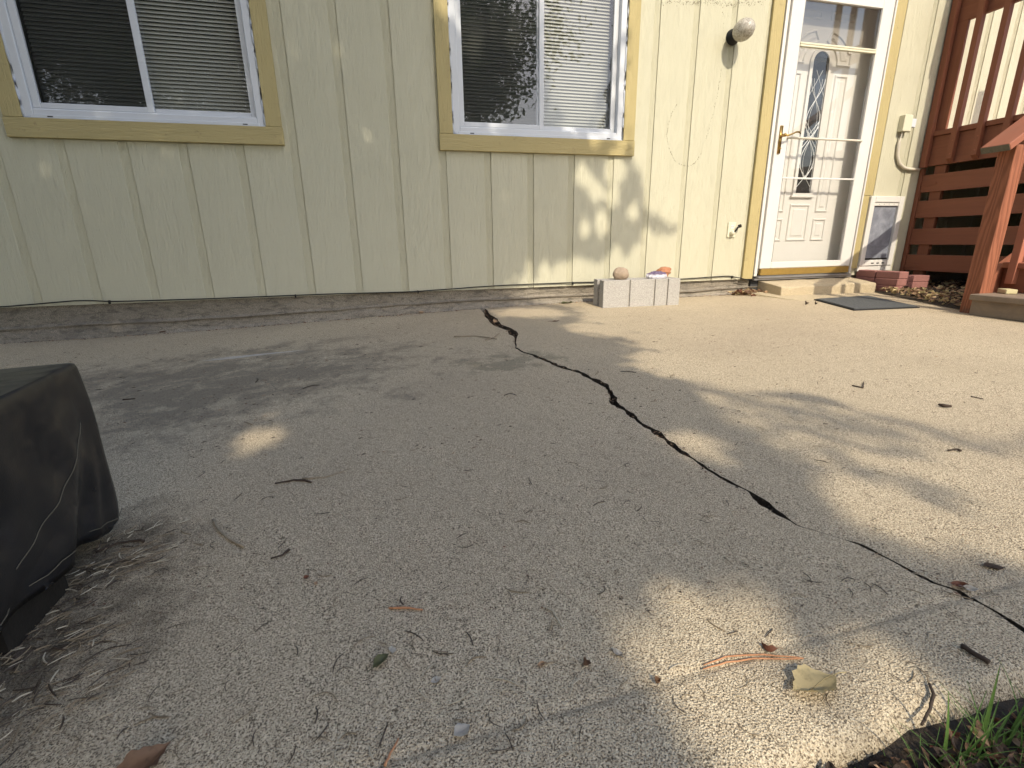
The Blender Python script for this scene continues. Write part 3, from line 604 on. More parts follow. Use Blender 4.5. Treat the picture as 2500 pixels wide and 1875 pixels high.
# ================================================================== DOOR STEP, BRICKS, MAT
def rounded_prism(x0, x1, y0, y1, z0, z1, r, name, mat, **t):
    b = MB(); n = 36
    rows = [(y1, z1+.03), (y0+.10, z1+.012), (y0+.05, z1+.004)] + [(y0+r-r*math.sin(a), z1-r+r*math.cos(a)) for a in np.linspace(0, math.pi/2, 7)] + [(y0-.002, z0)]
    vs = []; jit = fbm1(n+1, 77, 4, 6)
    for i in range(n+1):
        u = i/n; x = x0+(x1-x0)*u
        for (y, z) in rows: vs.append((x, y+(.004*jit[i] if y < y1 else 0)+.0*u, z+.002*jit[n-i]))
    k = len(rows); fs = [(i*k+j, (i+1)*k+j, (i+1)*k+j+1, i*k+j+1) for i in range(n) for j in range(k-1)]
    e = len(vs); vs += [(x0, y1, z0), (x1, y1, z0)]; fs += [tuple([j for j in range(k)]+[e]), tuple([n*k+j for j in range(k)][::-1]+[e+1])]
    b.add(vs, fs); return centred(b, name, mat, smooth=False, **t)
st = rounded_prism(5.335, 6.30, -.262, -.003, .139, .222, .016, 'door_step', M['step'], label='low concrete door step under the white storm door', cat='step')
bevel(st, .006, 2)
b = MB(); P_ = [(5.20, -.002), (5.20, -.14), (5.24, -.30), (5.30, -.50), (6.20, -.42), (6.32, -.05), (6.32, -.002)]; hh = [.020, .018, .010, .0015, .0015, .006, .010]
m_ = len(P_); b.add([(x, y, zg(x, y)+h) for (x, y), h in zip(P_, hh)]+[(x-.004, y-.003, zg(x, y)-.01) for x, y in P_], [tuple(range(m_))]+[(i, (i+1) % m_, m_+(i+1) % m_, m_+i) for i in range(m_)])
b.build('landing_slab', M['step'], kind='structure')
def brick(x0, x1, y0, y1, z0, z1, yaw, lab, grp=None):
    b = MB(); c = ((x0+x1)/2, (y0+y1)/2, z0); b.box((x0-c[0], y0-c[1], 0), (x1-c[0], y1-c[1], z1-z0), bev=.004); o = b.build('brick', M['brick'], label=lab, cat='brick', group=grp); o.location = c; o.rotation_euler.z = yaw; return o
zb = zg(6.4, -.3)
for i in range(3):
    nm = ['bottom', 'middle', 'top'][i]
    brick(6.345+.004*i, 6.445+.004*i, -.398, -.200, zb+.001+i*.058, zb+.057+i*.058, .03*(i-1), nm+' red brick of the front three beside the door step', 'red bricks stacked by the door step')
    brick(6.345+.003*i, 6.445, -.194, -.012, zb+.001+i*.058, zb+.057+i*.058, .02*(1-i), nm+' red brick of the rear stack against the wall under the pet door', 'red bricks stacked by the door step')
zb2 = zg(6.8, -.2)+.02
for i in range(2): brick(6.60+.006*i, 6.83+.008*i, -.29, -.19, zb2+i*.053, zb2+.052+i*.053, -.10+.01*i, ['lower', 'upper'][i]+' red brick of the short stack beside the deck corner', 'red bricks stacked by the door step')
mt = thing('door_mat', 'charcoal carpet door mat with dark rubber edge on the concrete', 'door mat', (5.62, -.75, zg(5.6, -.75)))
A_, B_, C_, D_ = Vector((5.42, -.505, 0)), Vector((5.235, -1.005, 0)), Vector((5.745, -1.045, 0)), Vector((5.975, -.475, 0))
def matq(ins, dz, th):
    c = (A_+B_+C_+D_)/4; q = [p+(c-p)*ins for p in (A_, B_, C_, D_)]; vs = [(p.x, p.y, zg(p.x, p.y)+dz+th) for p in q]+[(p.x, p.y, zg(p.x, p.y)+dz) for p in q]
    b = MB(); b.add(vs, [(0, 1, 2, 3), (7, 6, 5, 4)]+[(i, (i+1) % 4, 4+(i+1) % 4, 4+i) for i in range(4)]); return b
matq(0, .002, .006).build('mat_backing', M['matedge'], mt); matq(.05, .0082, .005).build('mat_pile', M['mat'], mt)

# ================================================================== CINDER BLOCK AND ROCKS
def build_block():
    x0, x1, yf, yb, h = 0, .586, 0, .185, .190
    cuts = [.196, .388, .489]; gw, gd = .0065, .012
    pts = [(x0, yf)]
    for c in cuts: pts += [(c-gw, yf), (c-gw+.001, yf+gd), (c+gw-.001, yf+gd), (c+gw, yf)]
    pts += [(x1, yf), (x1, yb), (x0, yb), (x0, .115), (x0+.022, .110), (x0+.022, .080), (x0, .075)]
    b = MB(); b.prism(pts, 2, 0, h); o = b.build('concrete_block', M['block'], label='long grey concrete block with scored face at the foot of the wall', cat='concrete block')
    bevel(o, .002, 2); o.location = (3.748, -.362, zg(4.0, -.36)-.002); o.rotation_euler = (0, math.radians(.0), math.radians(-2.6)); return o
blk = build_block()
def rock(name, mat, loc, sc, seed, lab, cat, rough=.12, flat=.0, rz=0):
    import bmesh
    bm = bmesh.new(); bmesh.ops.create_icosphere(bm, subdivisions=4, radius=1); r = np.random.default_rng(seed); ks = [(r.normal(size=3)*f, r.uniform(0, 6.28)) for f in (1.5, 2.5, 4, 7, 12)]
    for v in bm.verts:
        d = sum(math.sin(float(np.dot(k, v.co))+p)*rough/(1+i) for i, (k, p) in enumerate(ks)); v.co *= 1+d
        if v.co.z < -.72+flat: v.co.z = -.72+flat
        v.co = Vector((v.co.x*sc[0], v.co.y*sc[1], v.co.z*sc[2]))
    zmin = min(v.co.z for v in bm.verts)
    for v in bm.verts: v.co.z -= zmin
    me = bpy.data.meshes.new(name); bm.to_mesh(me); bm.free(); me.materials.append(mat); me.polygons.foreach_set('use_smooth', [True]*len(me.polygons))
    o = bpy.data.objects.new(name, me); C.objects.link(o); o.location = loc; o.rotation_euler.z = rz; return tag(o, lab, cat)
BT = zg(4.0, -.36)-.002+.190
rock('round_stone', M['stone'], (3.905, -.30, BT), (.056, .05, .050), 3, 'smooth round tan stone sitting on the left of the concrete block', 'stone', .05)
rock('geode_half', M['geode'], (4.272, -.235, BT+.006), (.070, .05, .036), 9, 'rusty red rough rock behind the crystal on the concrete block', 'rock', .20, rz=.2)
gd = rock('amethyst_geode', M['crystal'], (4.178, -.315, BT), (.072, .045, .027), 5, 'white and purple crystal geode on the right of the concrete block', 'crystal', .10, .2)
for k_ in range(1):
    import bmesh
    bm = bmesh.new(); bm.from_mesh(gd.data)
    for v in bm.verts:
        if v.co.z > .026: v.co.z += random.uniform(-.002, .011); v.co.x += random.uniform(-.002, .002)
    bm.to_mesh(gd.data); bm.free(); gd.data.polygons.foreach_set('use_smooth', [False]*len(gd.data.polygons))

# ================================================================== DECK AND STAIRS
PX = 6.87; dk = thing('wooden_deck', 'red brown raised timber deck with slatted skirt at the right end of the wall', 'deck', (PX+.5, -.6, zg(PX, 0)))
DEND = -1.22
b = MB(); b.box((PX, DEND, 1.165), (PX+.038, -.003, 1.395), bev=.003); b.build('rim_board', M['deck'], dk)
b = MB(); b.box((PX-.018, DEND, 1.397), (9.2, -.003, 1.435), bev=.003); b.build('deck_floor', M['deck'], dk)
for z0, z1 in ((.955, 1.095), (.745, .885), (.520, .655), (.298, .435)):
    b = MB(); b.box((PX-.001, DEND, z0), (PX+.021, -.035, z1), bev=.002); b.build('skirt_board', M['deck'], dk)
b = MB(); b.box((PX+.023, -.19, .22), (PX+.06, -.10, 1.16), bev=.002); b.build('skirt_post', M['deckz'], dk)
b = MB(); b.box((PX+.023, DEND, .15), (PX+.11, DEND+.09, 1.16), bev=.002); b.build('skirt_post', M['deckz'], dk)
b = MB(); b.box((PX-.012, -.033, .20), (PX+.025, -.003, 1.15), bev=.003); b.build('wall_batten', M['deckz'], dk)
for z in (.34, 1.02):
    b = MB(); b.box((PX-.004, -.045, z-.018), (PX-.0012, -.036, z+.018)); b.prism([(-.040, z-.02), (-.15, z-.008), (-.165, z), (-.15, z+.008), (-.040, z+.02)], 0, PX-.005, PX-.0012); b.build('strap_hinge', M['deck'], dk)
for i, y in enumerate([-.030, -.236, -.414, -.592, -.77, -.948, -1.126]):
    b = MB(); q = .022; b.prism([(PX-.042, 1.20), (PX-.002, 1.17), (PX-.002, 2.9), (PX-.042, 2.9)], 1, y-q, y+q-.004) if i else b.box((PX-.042, y-.028, 1.155), (PX-.002, y+.018, 2.9), bev=.002)
    bl = b.build('baluster', M['deckz'], dk)
    if i:
        for z in (1.235, 1.335, 2.42, 2.50):
            s_ = MB(); s_.lathe([(0, .006), (.002, .005), (.003, 0)], (PX-.0421, y-.005, z), (-1, 0, 0), 8); s_.build('screw_head', M['deckx'], bl)
b = MB(); b.box((PX+.002, -.135, 1.437), (PX+.026, -.012, 2.98), bev=.003); b.build('corner_post', M['deckz'], dk)
b = MB(); b.box((PX, DEND, 2.215), (PX+.038, -.003, 2.36), bev=.003); b.box((PX-.06, DEND, 2.902), (PX+.09, -.003, 2.94), bev=.003); b.build('guard_rail', M['deck'], dk)
b = MB(); b.box((PX+.03, DEND-.003, .12), (9.15, DEND+.0, 1.395)); b.build('added_shade_panel', M['deck'], dk)  # unseen panel added so the gaps below the deck stay dark
b = MB(); b.box((9.16, -3.0, .1), (9.2, -.003, 1.39)); b.box((7.5, -3.0, .1), (9.16, -2.96, 1.39)); b.build('added_front_skirt', M['deck'], dk)  # out of view, added to stop sun entering beneath the deck
b = MB(); b.box((7.46, -3.0, 1.397), (9.2, DEND-.004, 1.435), bev=.003); b.build('front_floor', M['deck'], dk)

sx = 5.745; SYN = -1.27     # stair: rises towards +x
stc = thing('staircase', 'red brown timber stair with weathered grey bottom tread rising to the deck', 'stairs', (6.4, -1.9, zg(6, -1.6)))
g0 = zg(5.8, -1.5)
N0 = (5.795, -1.338); nw = .089
b = MB(); b.box((N0[0], N0[1], g0+.001), (N0[0]+nw, N0[1]+nw, 1.085), bev=.003); b.build('newel_post', [M['post']], stc)
RZ = [.252, .432, .612, .792, .972, 1.152, 1.332]
for i, z in enumerate(RZ):
    x = sx+.28*i
    b = MB(); b.box((x, -2.6, (g0+.001 if i == 0 else RZ[i-1]+.001)), (x+.036, -1.337 if i == 0 else SYN-.02, z-.036), bev=.002); b.build('riser', M['worn'] if i == 0 else M['deck'], stc, **({'label': 'weathered bottom riser'} if i == 0 else {}))
    b = MB(); b.box((x-.028, -2.6, z-.035), (x+.285, -1.335 if i == 0 else SYN-.02, z), bev=.004); b.build('tread', M['worn'] if i == 0 else M['deckx'], stc, **({'label': 'weathered grey bottom tread'} if i == 0 else {}))
m = .18/.28
b = MB(); b.prism([(5.80, g0+.003), (6.15, g0+.003), (7.50, 1.10), (7.50, 1.35), (6.02, .42), (5.90, .28)], 1, SYN-.018, SYN+.018); b.build('stringer', M['deckx'], stc)
rail0 = 1.115
def rz_(x): return rail0+m*(x-5.82)
for i, x in enumerate([5.99, 6.125, 6.66, 7.10]):
    b = MB(); wd = .04 if i == 0 else .06; b.box((x, -1.372, max(g0+.14, .15+m*(x-5.75))), (x+wd, -1.330, rz_(x)-.05), bev=.002); b.build('baluster', M['stairlit'], stc)
b = MB()
hp = [(5.69, 1.04+.012), (5.69, 1.085), (5.71, 1.105), (7.5, rz_(7.5)), (7.5, rz_(7.5)-.04), (5.72, 1.062)]
dx_ = 1.79; ang = -math.atan(m)
b.box((0, -1.350, 0), (2.1, -1.205, .04), bev=.004); o = b.build('handrail', M['deckx'], stc)
o.matrix_world = Matrix.Translation((5.735, 0, 1.05)) @ Matrix.Rotation(ang, 4, 'Y')
b = MB(); b.box((-.0015, -1.348, .002), (0.0, -1.207, .038)); o2 = b.build('rail_end', M['endgrain'], o); o2.parent = o; o2.matrix_parent_inverse = Matrix(); 
b = MB(); b.box((7.40, -1.36, 1.436), (7.49, -1.27, 2.9), bev=.003); b.build('top_post', M['deckz'], stc)
# offcut on the bottom tread
q = Vector(on_plane(2438, 716, 2, .253)); b = MB(); b.box((-.045, -.028, 0), (.045, .028, .026), bev=.003); o = b.build('wood_offcut', M['offcut'], label='pale cream wood offcut resting on the bottom tread of the stair', cat='wood block'); o.location = (q.x+.035, q.y-.02, .2532); o.rotation_euler.z = 1.0

# ================================================================== COVERED FIRE PIT (left foreground)
def build_cover():
    t = thing('covered_fire_table', 'low square fire table under a black vinyl cover at the left of the patio', 'covered table', (1.2, -3.0, zg(1.4, -2.9)))
    xr, yb, side = 1.722, -2.510, 1.0; xl, yf = xr-side, yb-side; zt = .405; z0 = zg(1.5, -2.8)
    # outline walked with fine steps so folds can be modelled
    def outline(k, n=260, inset=0.):
        pts = []; r = .03
        c = [(xr-inset, yb-inset), (xl+inset, yb-inset), (xl+inset, yf+inset), (xr-inset, yf+inset)]
        per = []
        for i in range(4):
            a = np.array(c[i]); b_ = np.array(c[(i+1) % 4]); per += [a+(b_-a)*u for u in np.linspace(0, 1, n//4, endpoint=False)]
        return per
    lev = [(zt+.001, .10), (zt+.001, .02), (zt, .003), (zt-.004, .0), (zt-.04, -.002), (zt-.10, -.004), (zt-.16, -.004), (zt-.22, -.003), (zt-.27, 0.), (zt-.31, .002), (.115+.0, .004), (.108, .009)]
    nrm = []; base = outline(0); n = len(base); f1 = fbm1(n, 31, 4, 9); f2 = fbm1(n, 33, 4, 14)
    vs = []
    for li, (z, ins) in enumerate(lev):
        o = outline(0, inset=ins); depth = max(0, (zt-z)/.35)
        for i, p in enumerate(o):
            side_i = i//(n//4); u = (i % (n//4))/(n/4); nx_, ny_ = [(0, 1), (-1, 0), (0, -1), (1, 0)][side_i]
            corner = math.exp(-((u)/.07)**2)+math.exp(-((1-u)/.07)**2)
            fold = (.006*f1[i]+.004*math.sin(u*22+side_i*2+depth*1.5)+.010*math.sin(u*7+depth*2.2+side_i))*depth
            if side_i == 3:
                ph_ = math.atan2(depth*.36, (1-u)*1.0+1e-4); rr_ = math.hypot(depth*.36, 1-u); fold += (.017*math.sin(ph_*8.5)+.010*math.sin(ph_*19+1)+.004*math.sin(ph_*41+2))*min(1, rr_*3.2)*min(1, depth*5)
            else: fold += .012*math.sin((u-.5*depth)*9)*depth*(1-corner)
            zz = z + (-.012*math.sin(u*math.pi*3+side_i)-.006*f2[i] if li >= 10 else 0) + (.014*math.sin(u*math.pi) * -1 if li <= 2 else 0)
            if li >= 8: zz += -.040*math.exp(-((1-u)/.13)**2)*(li-7)/4 if side_i == 3 else -.02*corner
            w_ = corner*depth*.010*math.sin(depth*26+i*.7)
            vs.append((p[0]+nx_*(fold+w_), p[1]+ny_*(fold+w_), zz))
    fs = [(l*n+i, l*n+(i+1) % n, (l+1)*n+(i+1) % n, (l+1)*n+i) for l in range(len(lev)-1) for i in range(n)]
    c = len(vs); vs.append((xr-side/2, yb-side/2, zt-.004)); fs += [(i, (i+1) % n, c) for i in range(n)]
    b = MB(); b.add(vs, fs); o = b.build('vinyl_cover', M['cover'], t, smooth=True); s = o.modifiers.new('sub', 'SUBSURF'); s.levels = s.render_levels = 1
    b = MB(); L = len(lev)-2
    lo = [Vector(vs[L*n+i])+Vector((0, 0, .006)) for i in range(n)]
    idx = list(range(n-n//4, n))+[0]
    b.tube([lo[i]+Vector((.0035, 0, 0)) for i in idx], .0008, 5); b.build('hem_stitching', M['thread'], o)
    # diagonal dusty seam on the side panel
    bpy.context.view_layer.update(); sp = []
    pp = [(196, 1031), (182, 1070), (169, 1112), (146, 1168), (120, 1227), (92, 1285), (60, 1347), (30, 1405)]
    for a_, c_ in zip(pp[:-1], pp[1:]):
        for u_ in (0, .25, .5, .75):
            q_ = on_plane(a_[0]+(c_[0]-a_[0])*u_, a_[1]+(c_[1]-a_[1])*u_, 0, xr); hit, loc, nn, _ = o.ray_cast(o.matrix_world.inverted() @ Vector((xr+.3, q_[1], q_[2])), Vector((-1, 0, 0)))
            if hit: sp.append(o.matrix_world @ loc+Vector((.0006, 0, 0)))
    if len(sp) > 3: b = MB(); b.tube(sp, .0008, 5); b.build('panel_seam', M['thread'], o)
    b = MB(); ins = .055
    b.box((xl+ins, yf+ins, z0+.062), (xr-ins, yb-ins, .16)); 
    b.box((xr-.075, yb-.30, z0+.002), (xr-.012, yb-.16, .13), bev=.004); b.box((xr-.11, yf+.1, z0+.001), (xr-.03, yf+.25, .13), bev=.004); b.box((xl+.03, yb-.24, z0-.02), (xl+.09, yb-.1, .13)); b.box((xl+.03, yf+.1, z0-.02), (xl+.09, yf+.24, .13))
    b.build('steel_base', M['base'], t)
build_cover()

# ================================================================== LITTER
def bent(p, q, bow, n=6, lift=0.):
    p, q = Vector(p), Vector(q); d = q-p; s_ = Vector((-d.y, d.x, 0)); return [p+d*(i/n)+s_*bow*math.sin(math.pi*i/n)+Vector((0, 0, lift*math.sin(math.pi*i/n))) for i in range(n+1)]
def gz(v, h): return Vector((v.x, v.y, zg(v.x, v.y)+h))
def line_px(pts, h): return [gz(G(*p), h) for p in pts]
def twig(name, pts, r, mat, lab, cat, h=None):
    P = line_px(pts, h if h is not None else (max(r) if isinstance(r, (list, tuple)) else r)+.0008)
    # refine
    Q = []
    for a, b_ in zip(P[:-1], P[1:]): Q += [a.lerp(b_, t) for t in (0, .34, .67)]
    Q.append(P[-1]); Q = [v+Vector((random.uniform(-1, 1), random.uniform(-1, 1), random.uniform(0, 1)))*.0006 for v in Q]
    rr = list(np.interp(np.linspace(0, 1, len(Q)), np.linspace(0, 1, len(r)), r)) if isinstance(r, (list, tuple)) else r
    b = MB(); b.tube(Q, rr, 6); return centred(b, name, mat, smooth=True, label=lab, cat=cat)
twig('twig', [(521, 1273), (536, 1300), (560, 1320), (596, 1339)], [.0028, .0022, .0020, .0024], M['twig'], 'short pale bent twig on the slab right of the covered table', 'twig')
twig('twig', [(672, 1184), (718, 1175), (745, 1176), (760, 1181)], [.0018, .0022, .0026, .0020], M['twigd'], 'thin dark twig lying above the bent pale twig', 'twig')
twig('twig', [(738, 1171), (792, 1168), (828, 1156), (852, 1148)], [.0022, .0014, .0012, .0009], M['twig'], 'thin forked twig pointing right in the shaded slab centre left', 'twig')
twig('twig', [(236, 1352), (290, 1330), (345, 1322), (352, 1326)], [.0022, .0018, .0022, .0030], M['twigd'], 'dark knobbly twig sticking out from under the black cover corner', 'twig')
twig('twig', [(662, 1368), (690, 1360), (706, 1346)], [.0012, .0016, .0028], M['twigd'], 'small budded twig with brown husk right of the bent twig', 'twig')
twig('twig', [(950, 1488), (990, 1488), (1032, 1492)], [.0016, .0018, .0012], M['needleo'], 'straight reddish twig in the slab centre foreground', 'twig')
twig('twig', [(985, 1484), (978, 1474), (981, 1465)], [.0012, .0012, .0010], M['twigd'], 'tiny upright dark sprig touching the reddish twig', 'twig', .006)
twig('twig', [(940, 1875), (952, 1845), (972, 1808)], [.0018, .0015, .0010], M['needleo'], 'orange brown stem at the bottom edge of the picture', 'twig')
twig('twig', [(1322, 1482), (1350, 1495), (1373, 1535)], [.0008, .0011, .0011], M['needlep'], 'pale split needle twig in front of the sunlit patch', 'twig')
twig('twig', [(2344, 1582), (2372, 1600), (2413, 1624)], [.0035, .0030, .0034], M['twigd'], 'dark stubby bark sliver near the slab front corner', 'bark')
twig('twig', [(2268, 1673), (2279, 1700), (2270, 1735), (2250, 1775)], [.0016, .0020, .0016, .0014], M['twigd'], 'curved thin dark strand drooping over the rounded slab edge', 'twig')  # thin dark tapered tube bent over the edge
twig('twig', [(1108, 824), (1160, 822), (1190, 826), (1212, 830)], [.0035, .003, .004, .003], M['twig'], 'long thin twig lying left of the wide crack near the wall', 'twig')
twig('twig', [(1185, 832), (1205, 826), (1220, 815)], [.003, .003, .002], M['twig'], 'short side branch twig beside the wide crack near the wall', 'twig')
twig('twig', [(2080, 943), (2106, 949), (2108, 935)], [.0022, .0022, .0016], M['twigd'], 'hooked brown twig on the sunny slab below the mat', 'twig')
twig('twig', [(2314, 1103), (2335, 1100), (2345, 1104)], [.002, .002, .003], M['twigd'], 'small reddish twig on the sunny slab at the right edge', 'twig')
twig('twig', [(2370, 970), (2400, 976)], [.0018, .0014], M['twigd'], 'faint thin twig at the right edge above the bark chunk', 'twig')
twig('twig', [(300, 978), (330, 975)], [.0025, .002], M['twigd'], 'small dark twig right of the cover top corner', 'twig')
twig('twig', [(2290, 992), (2302, 995), (2322, 997)], [.003, .0055, .0035], M['twigd'], 'thick bark chunk on the sunlit slab near the right edge', 'bark')
for pts, lb in (([(1717, 1628), (1770, 1608), (1861, 1601), (1960, 1611)], 'upper of the two long orange pine needles in the sunny foreground'), ([(1716, 1638), (1775, 1620), (1840, 1612), (1960, 1612)], 'lower of the two long orange pine needles in the sunny foreground')):
    twig('pine_needle', pts, [.0008, .0012, .0012, .0008], M['needleo'], lb, 'pine needle', .0025)

def leaf_mesh(L, Wd, curl, fold, seed, tip=.9, nu=12, nv=6, stalk=True, ragged=0.):
    r = np.random.default_rng(seed); b = MB(); vs = []; ph = r.uniform(0, 6, 4)
    for i in range(nu+1):
        u = i/nu; wd = Wd*1.1*math.sin(math.pi*u**tip)**1.15*(1+.07*math.sin(u*23+ph[0])*1) if 0 < u < 1 else Wd*.02
        for j in range(-nv, nv+1):
            v = j/nv; rg = 1+ragged*math.sin(u*40+v*9+ph[1])*(abs(v) > .8)
            x = (u-.5)*L; y = v*wd*.5*rg; tw = wd/Wd; z = curl*L*(2*(u-.5))**2+fold*wd*abs(v)**1.5+.035*L*math.sin(u*9+v*tw*3+ph[2])+.02*L*math.sin(v*tw*6+u*5+ph[3])
            vs.append((x, y, z))
    k = 2*nv+1; b.add(vs, [(i*k+j, (i+1)*k+j, (i+1)*k+j+1, i*k+j+1) for i in range(nu) for j in range(k-1)])
    if stalk: b.tube([(-.5*L, 0, curl*L), (-.62*L, .01*L, curl*L+.02*L), (-.75*L, .04*L, curl*L)], L*.012, 4)
    b.tube([((u-.5)*L, 0, curl*L*(2*(u-.5))**2+.035*L*math.sin(u*9+ph[2])+.02*L*math.sin(u*5+ph[3])+.0004) for u in np.linspace(0, .95, 9)], L*.009, 4)
    return b
def leaf(px, py, L, Wd, yaw, mat, lab, curl=.15, fold=.3, tilt=(0, 0), seed=1, grp=None, pos=None, ragged=.05, cat='leaf', roll=0):
    b = leaf_mesh(L, Wd, curl, fold, seed, ragged=ragged); R_ = Matrix.Rotation(yaw, 3, 'Z') @ Matrix.Rotation(tilt[0], 3, 'X') @ Matrix.Rotation(tilt[1], 3, 'Y')
    b.v = [tuple(R_ @ Vector(v)) for v in b.v]; zmin = min(v[2] for v in b.v); b.v = [(x, y, z-zmin+.0006) for x, y, z in b.v]
    p = pos if pos else G(px, py); o = b.build('leaf', mat, smooth=True, label=lab, cat=cat, group=grp); o.location = (p[0], p[1], p[2] if pos else zg(p[0], p[1])); return o
leaf(1985, 1682, .068, .040, .10+math.pi, M['leafy'], 'large curled yellow leaf in the sunny foreground', .08, .25, (.12, -.03), 4, ragged=.12)
leaf(1873, 1592, .022, .009, 1.9, M['leafr'], 'small curled red leaf standing beside the orange pine needles', .5, .8, (.9, .2), 5)
leaf(930, 1618, .030, .012, .75, M['leafg'], 'folded olive leaf lying left of centre in the shaded foreground', .1, .6, (.2, 0), 8)
leaf(955, 1592, .014, .010, 1.6, M['petal'], 'pale dry flake at the tip of the folded olive leaf', .3, .4, (.5, 0), 9)
leaf(1425, 1626, .016, .009, 1.2, M['leafb'], 'dark crumpled brown leaf bit in the lower centre', .4, .9, (.6, .3), 10, ragged=.3)
leaf(1507, 1597, .020, .009, 1.9, M['petal'], 'pale papery petal in the lower centre', .2, .3, (.1, 0), 11)
leaf(1128, 1788, .022, .016, .4, M['petal'], 'round white petal in the lower centre by the joint', .1, .2, (0, 0), 12)
leaf(1065, 1663, .014, .009, .2, M['petal'], 'small white petal left of the crumpled brown leaf bit', .1, .2, (0, 0), 13)
leaf(1323, 1625, .013, .006, .1, M['leaft'], 'tan seed husk left of the crumpled brown leaf bit', .3, .6, (.1, 0), 14)
leaf(1604, 1669, .009, .008, .1, M['leafb'], 'tiny round brown seed on the tooled joint', .9, 1., (.1, 0), 15)
leaf(345, 1885, .060, .028, .75, M['leafb'], 'russet dead leaf cut off by the bottom edge of the picture', .12, .5, (.3, 0), 16, ragged=.2)
leaf(748, 1412, .010, .007, .4, M['leafr'], 'tiny orange leaf bit right of the twigs', .4, .6, (.3, 0), 17)
leaf(771, 1427, .010, .006, 1.4, M['leaft'], 'tiny tan leaf bit right of the twigs', .3, .5, (.2, 0), 18)
leaf(2425, 1386, .036, .014, -.4, M['twigd'], 'flat dark dried leaf on the shaded slab at the right edge', .03, .1, (0, 0), 19)
leaf(2367, 1440, .020, .009, -.6, M['petal'], 'white papery scrap wedged in the crack at the right', .2, .3, (.5, 0), 20)
leaf(2345, 1432, .028, .010, -.6, M['leafr'], 'red brown leaf wedged in the crack at the right', .1, .4, (.3, 0), 21)
leaf(1967, 744, .036, .022, .3, M['twigd'], 'left of two crumpled dark scraps below the mat corner', .4, .9, (.4, 0), 22, ragged=.3)
leaf(1990, 744, .030, .018, 1.2, M['twigd'], 'right of two crumpled dark scraps below the mat corner', .4, .9, (.4, 0), 23, ragged=.3)
leaf(1385, 741, .11, .035, .1, M['leafg'], 'green leaf lying at the foot of the wall left of the concrete block', .06, .3, (0, 0), 24)
leaf(1262, 744, .07, .04, .8, M['leaft'], 'upright tan leaf against the foundation between crack and block', .3, .5, (.8, 0), 25)
leaf(1355, 786, .06, .012, .1, M['leafb'], 'thin brown leaf stalk lying below the green leaf', .05, .2, (0, 0), 26)
leaf(382, 805, .05, .03, 1.2, M['leafr'], 'upright russet leaf at the foot of the wall below the left window', .3, .6, (.9, 0), 27)
leaf(400, 813, .07, .03, .1, M['leafb'], 'flat dark brown leaf at the foot of the wall below the left window', .1, .5, (.2, 0), 28)
leaf(455, 802, .09, .03, -.1, M['leafb'], 'long brown leaf right of the russet leaf at the foundation', .12, .5, (.2, 0), 29)
leaf(703, 787, .05, .03, .3, M['leaft'], 'tan leaf left of the yellow leaf along the foundation', .1, .4, (.3, 0), 30)
leaf(733, 781, .05, .035, .1, M['leafy'], 'yellow leaf along the foundation between the two windows', .2, .4, (.5, 0), 31)
leaf(1180, 747, .06, .03, .6, M['leafb'], 'brown leaf at the wall end of the wide crack', .2, .5, (.4, 0), 32)
leaf(1068, 756, .06, .03, .3, M['twigd'], 'dark leaf at the foundation left of the wide crack', .2, .5, (.4, 0), 33)
leaf(1030, 765, .05, .02, .0, M['leaft'], 'small tan leaf at the foundation left of the dark leaf', .2, .5, (.2, 0), 34)
leaf(1208, 788, .05, .03, .9, M['leaft'], 'tan leaf caught in the bend of the wide crack', .2, .4, (.5, 0), 35)
leaf(2405, 1745, .030, .016, 2.3, M['leaft'], 'tan leaf standing among the grass at the right edge', .15, .4, (.9, .3), 36, pos=(2.93, -3.266, .058))
leaf(2420, 1850, .050, .026, -.35, M['leaft'], 'large tan dead leaf in the grass at the bottom right corner', .12, .35, (.15, -.1), 37, pos=(2.845, -3.292, .052))
leaf(2005, 1860, .022, .015, 1.4, M['leaft'], 'pale leaf poking over the slab edge at the bottom', .15, .4, (1.0, .3), 38, pos=(2.655, -3.266, .042))
leaf(2100, 1850, .040, .018, 2.0, M['leafb'], 'dark brown rolled leaf beside the slab edge at the bottom', .1, .7, (.9, .3), 39, pos=(2.705, -3.268, .038))
leaf(2250, 1790, .030, .016, 2.4, M['leafb'], 'brown leaf leaning on the slab edge left of the tall grass', .12, .5, (.7, .3), 40, pos=(2.80, -3.268, .048))

# scattered single needles: one look, shared label
nms = []
for i in range(14):
    L = random.uniform(.014, .034); bow = random.uniform(-.17, .17) if random.random() < .7 else random.uniform(-.3, .3); b = MB(); r = random.uniform(.00045, .0008); b.tube(bent((-L/2, 0, r), (L/2, 0, r*random.uniform(1, 2.5)), bow, 6, random.uniform(0, .003)), [r*.6, r, r, r, r, r, r*.5], 5); nms.append(b)
mats = [M['needled'], M['needled'], M['needle'], M['needle'], M['needlep']]
protos = {}
def place_needle(x, y, yaw, sc=1.):
    k = (random.randrange(14), random.randrange(len(mats)))
    if k not in protos:
        me = bpy.data.meshes.new('pine_needle'); me.from_pydata([tuple(v) for v in nms[k[0]].v], [], nms[k[0]].f); me.materials.append(mats[k[1]]); me.polygons.foreach_set('use_smooth', [True]*len(me.polygons)); protos[k] = me
    o = bpy.data.objects.new('pine_needle', protos[k]); C.objects.link(o); o.location = (x, y, zg(x, y)+.0003); o.rotation_euler.z = yaw; o.scale = (sc,)*3
    tag(o, 'short dry pine needle lying on the patio slab', 'pine needle', 'dry pine needles scattered over the slab')
cnt = 0
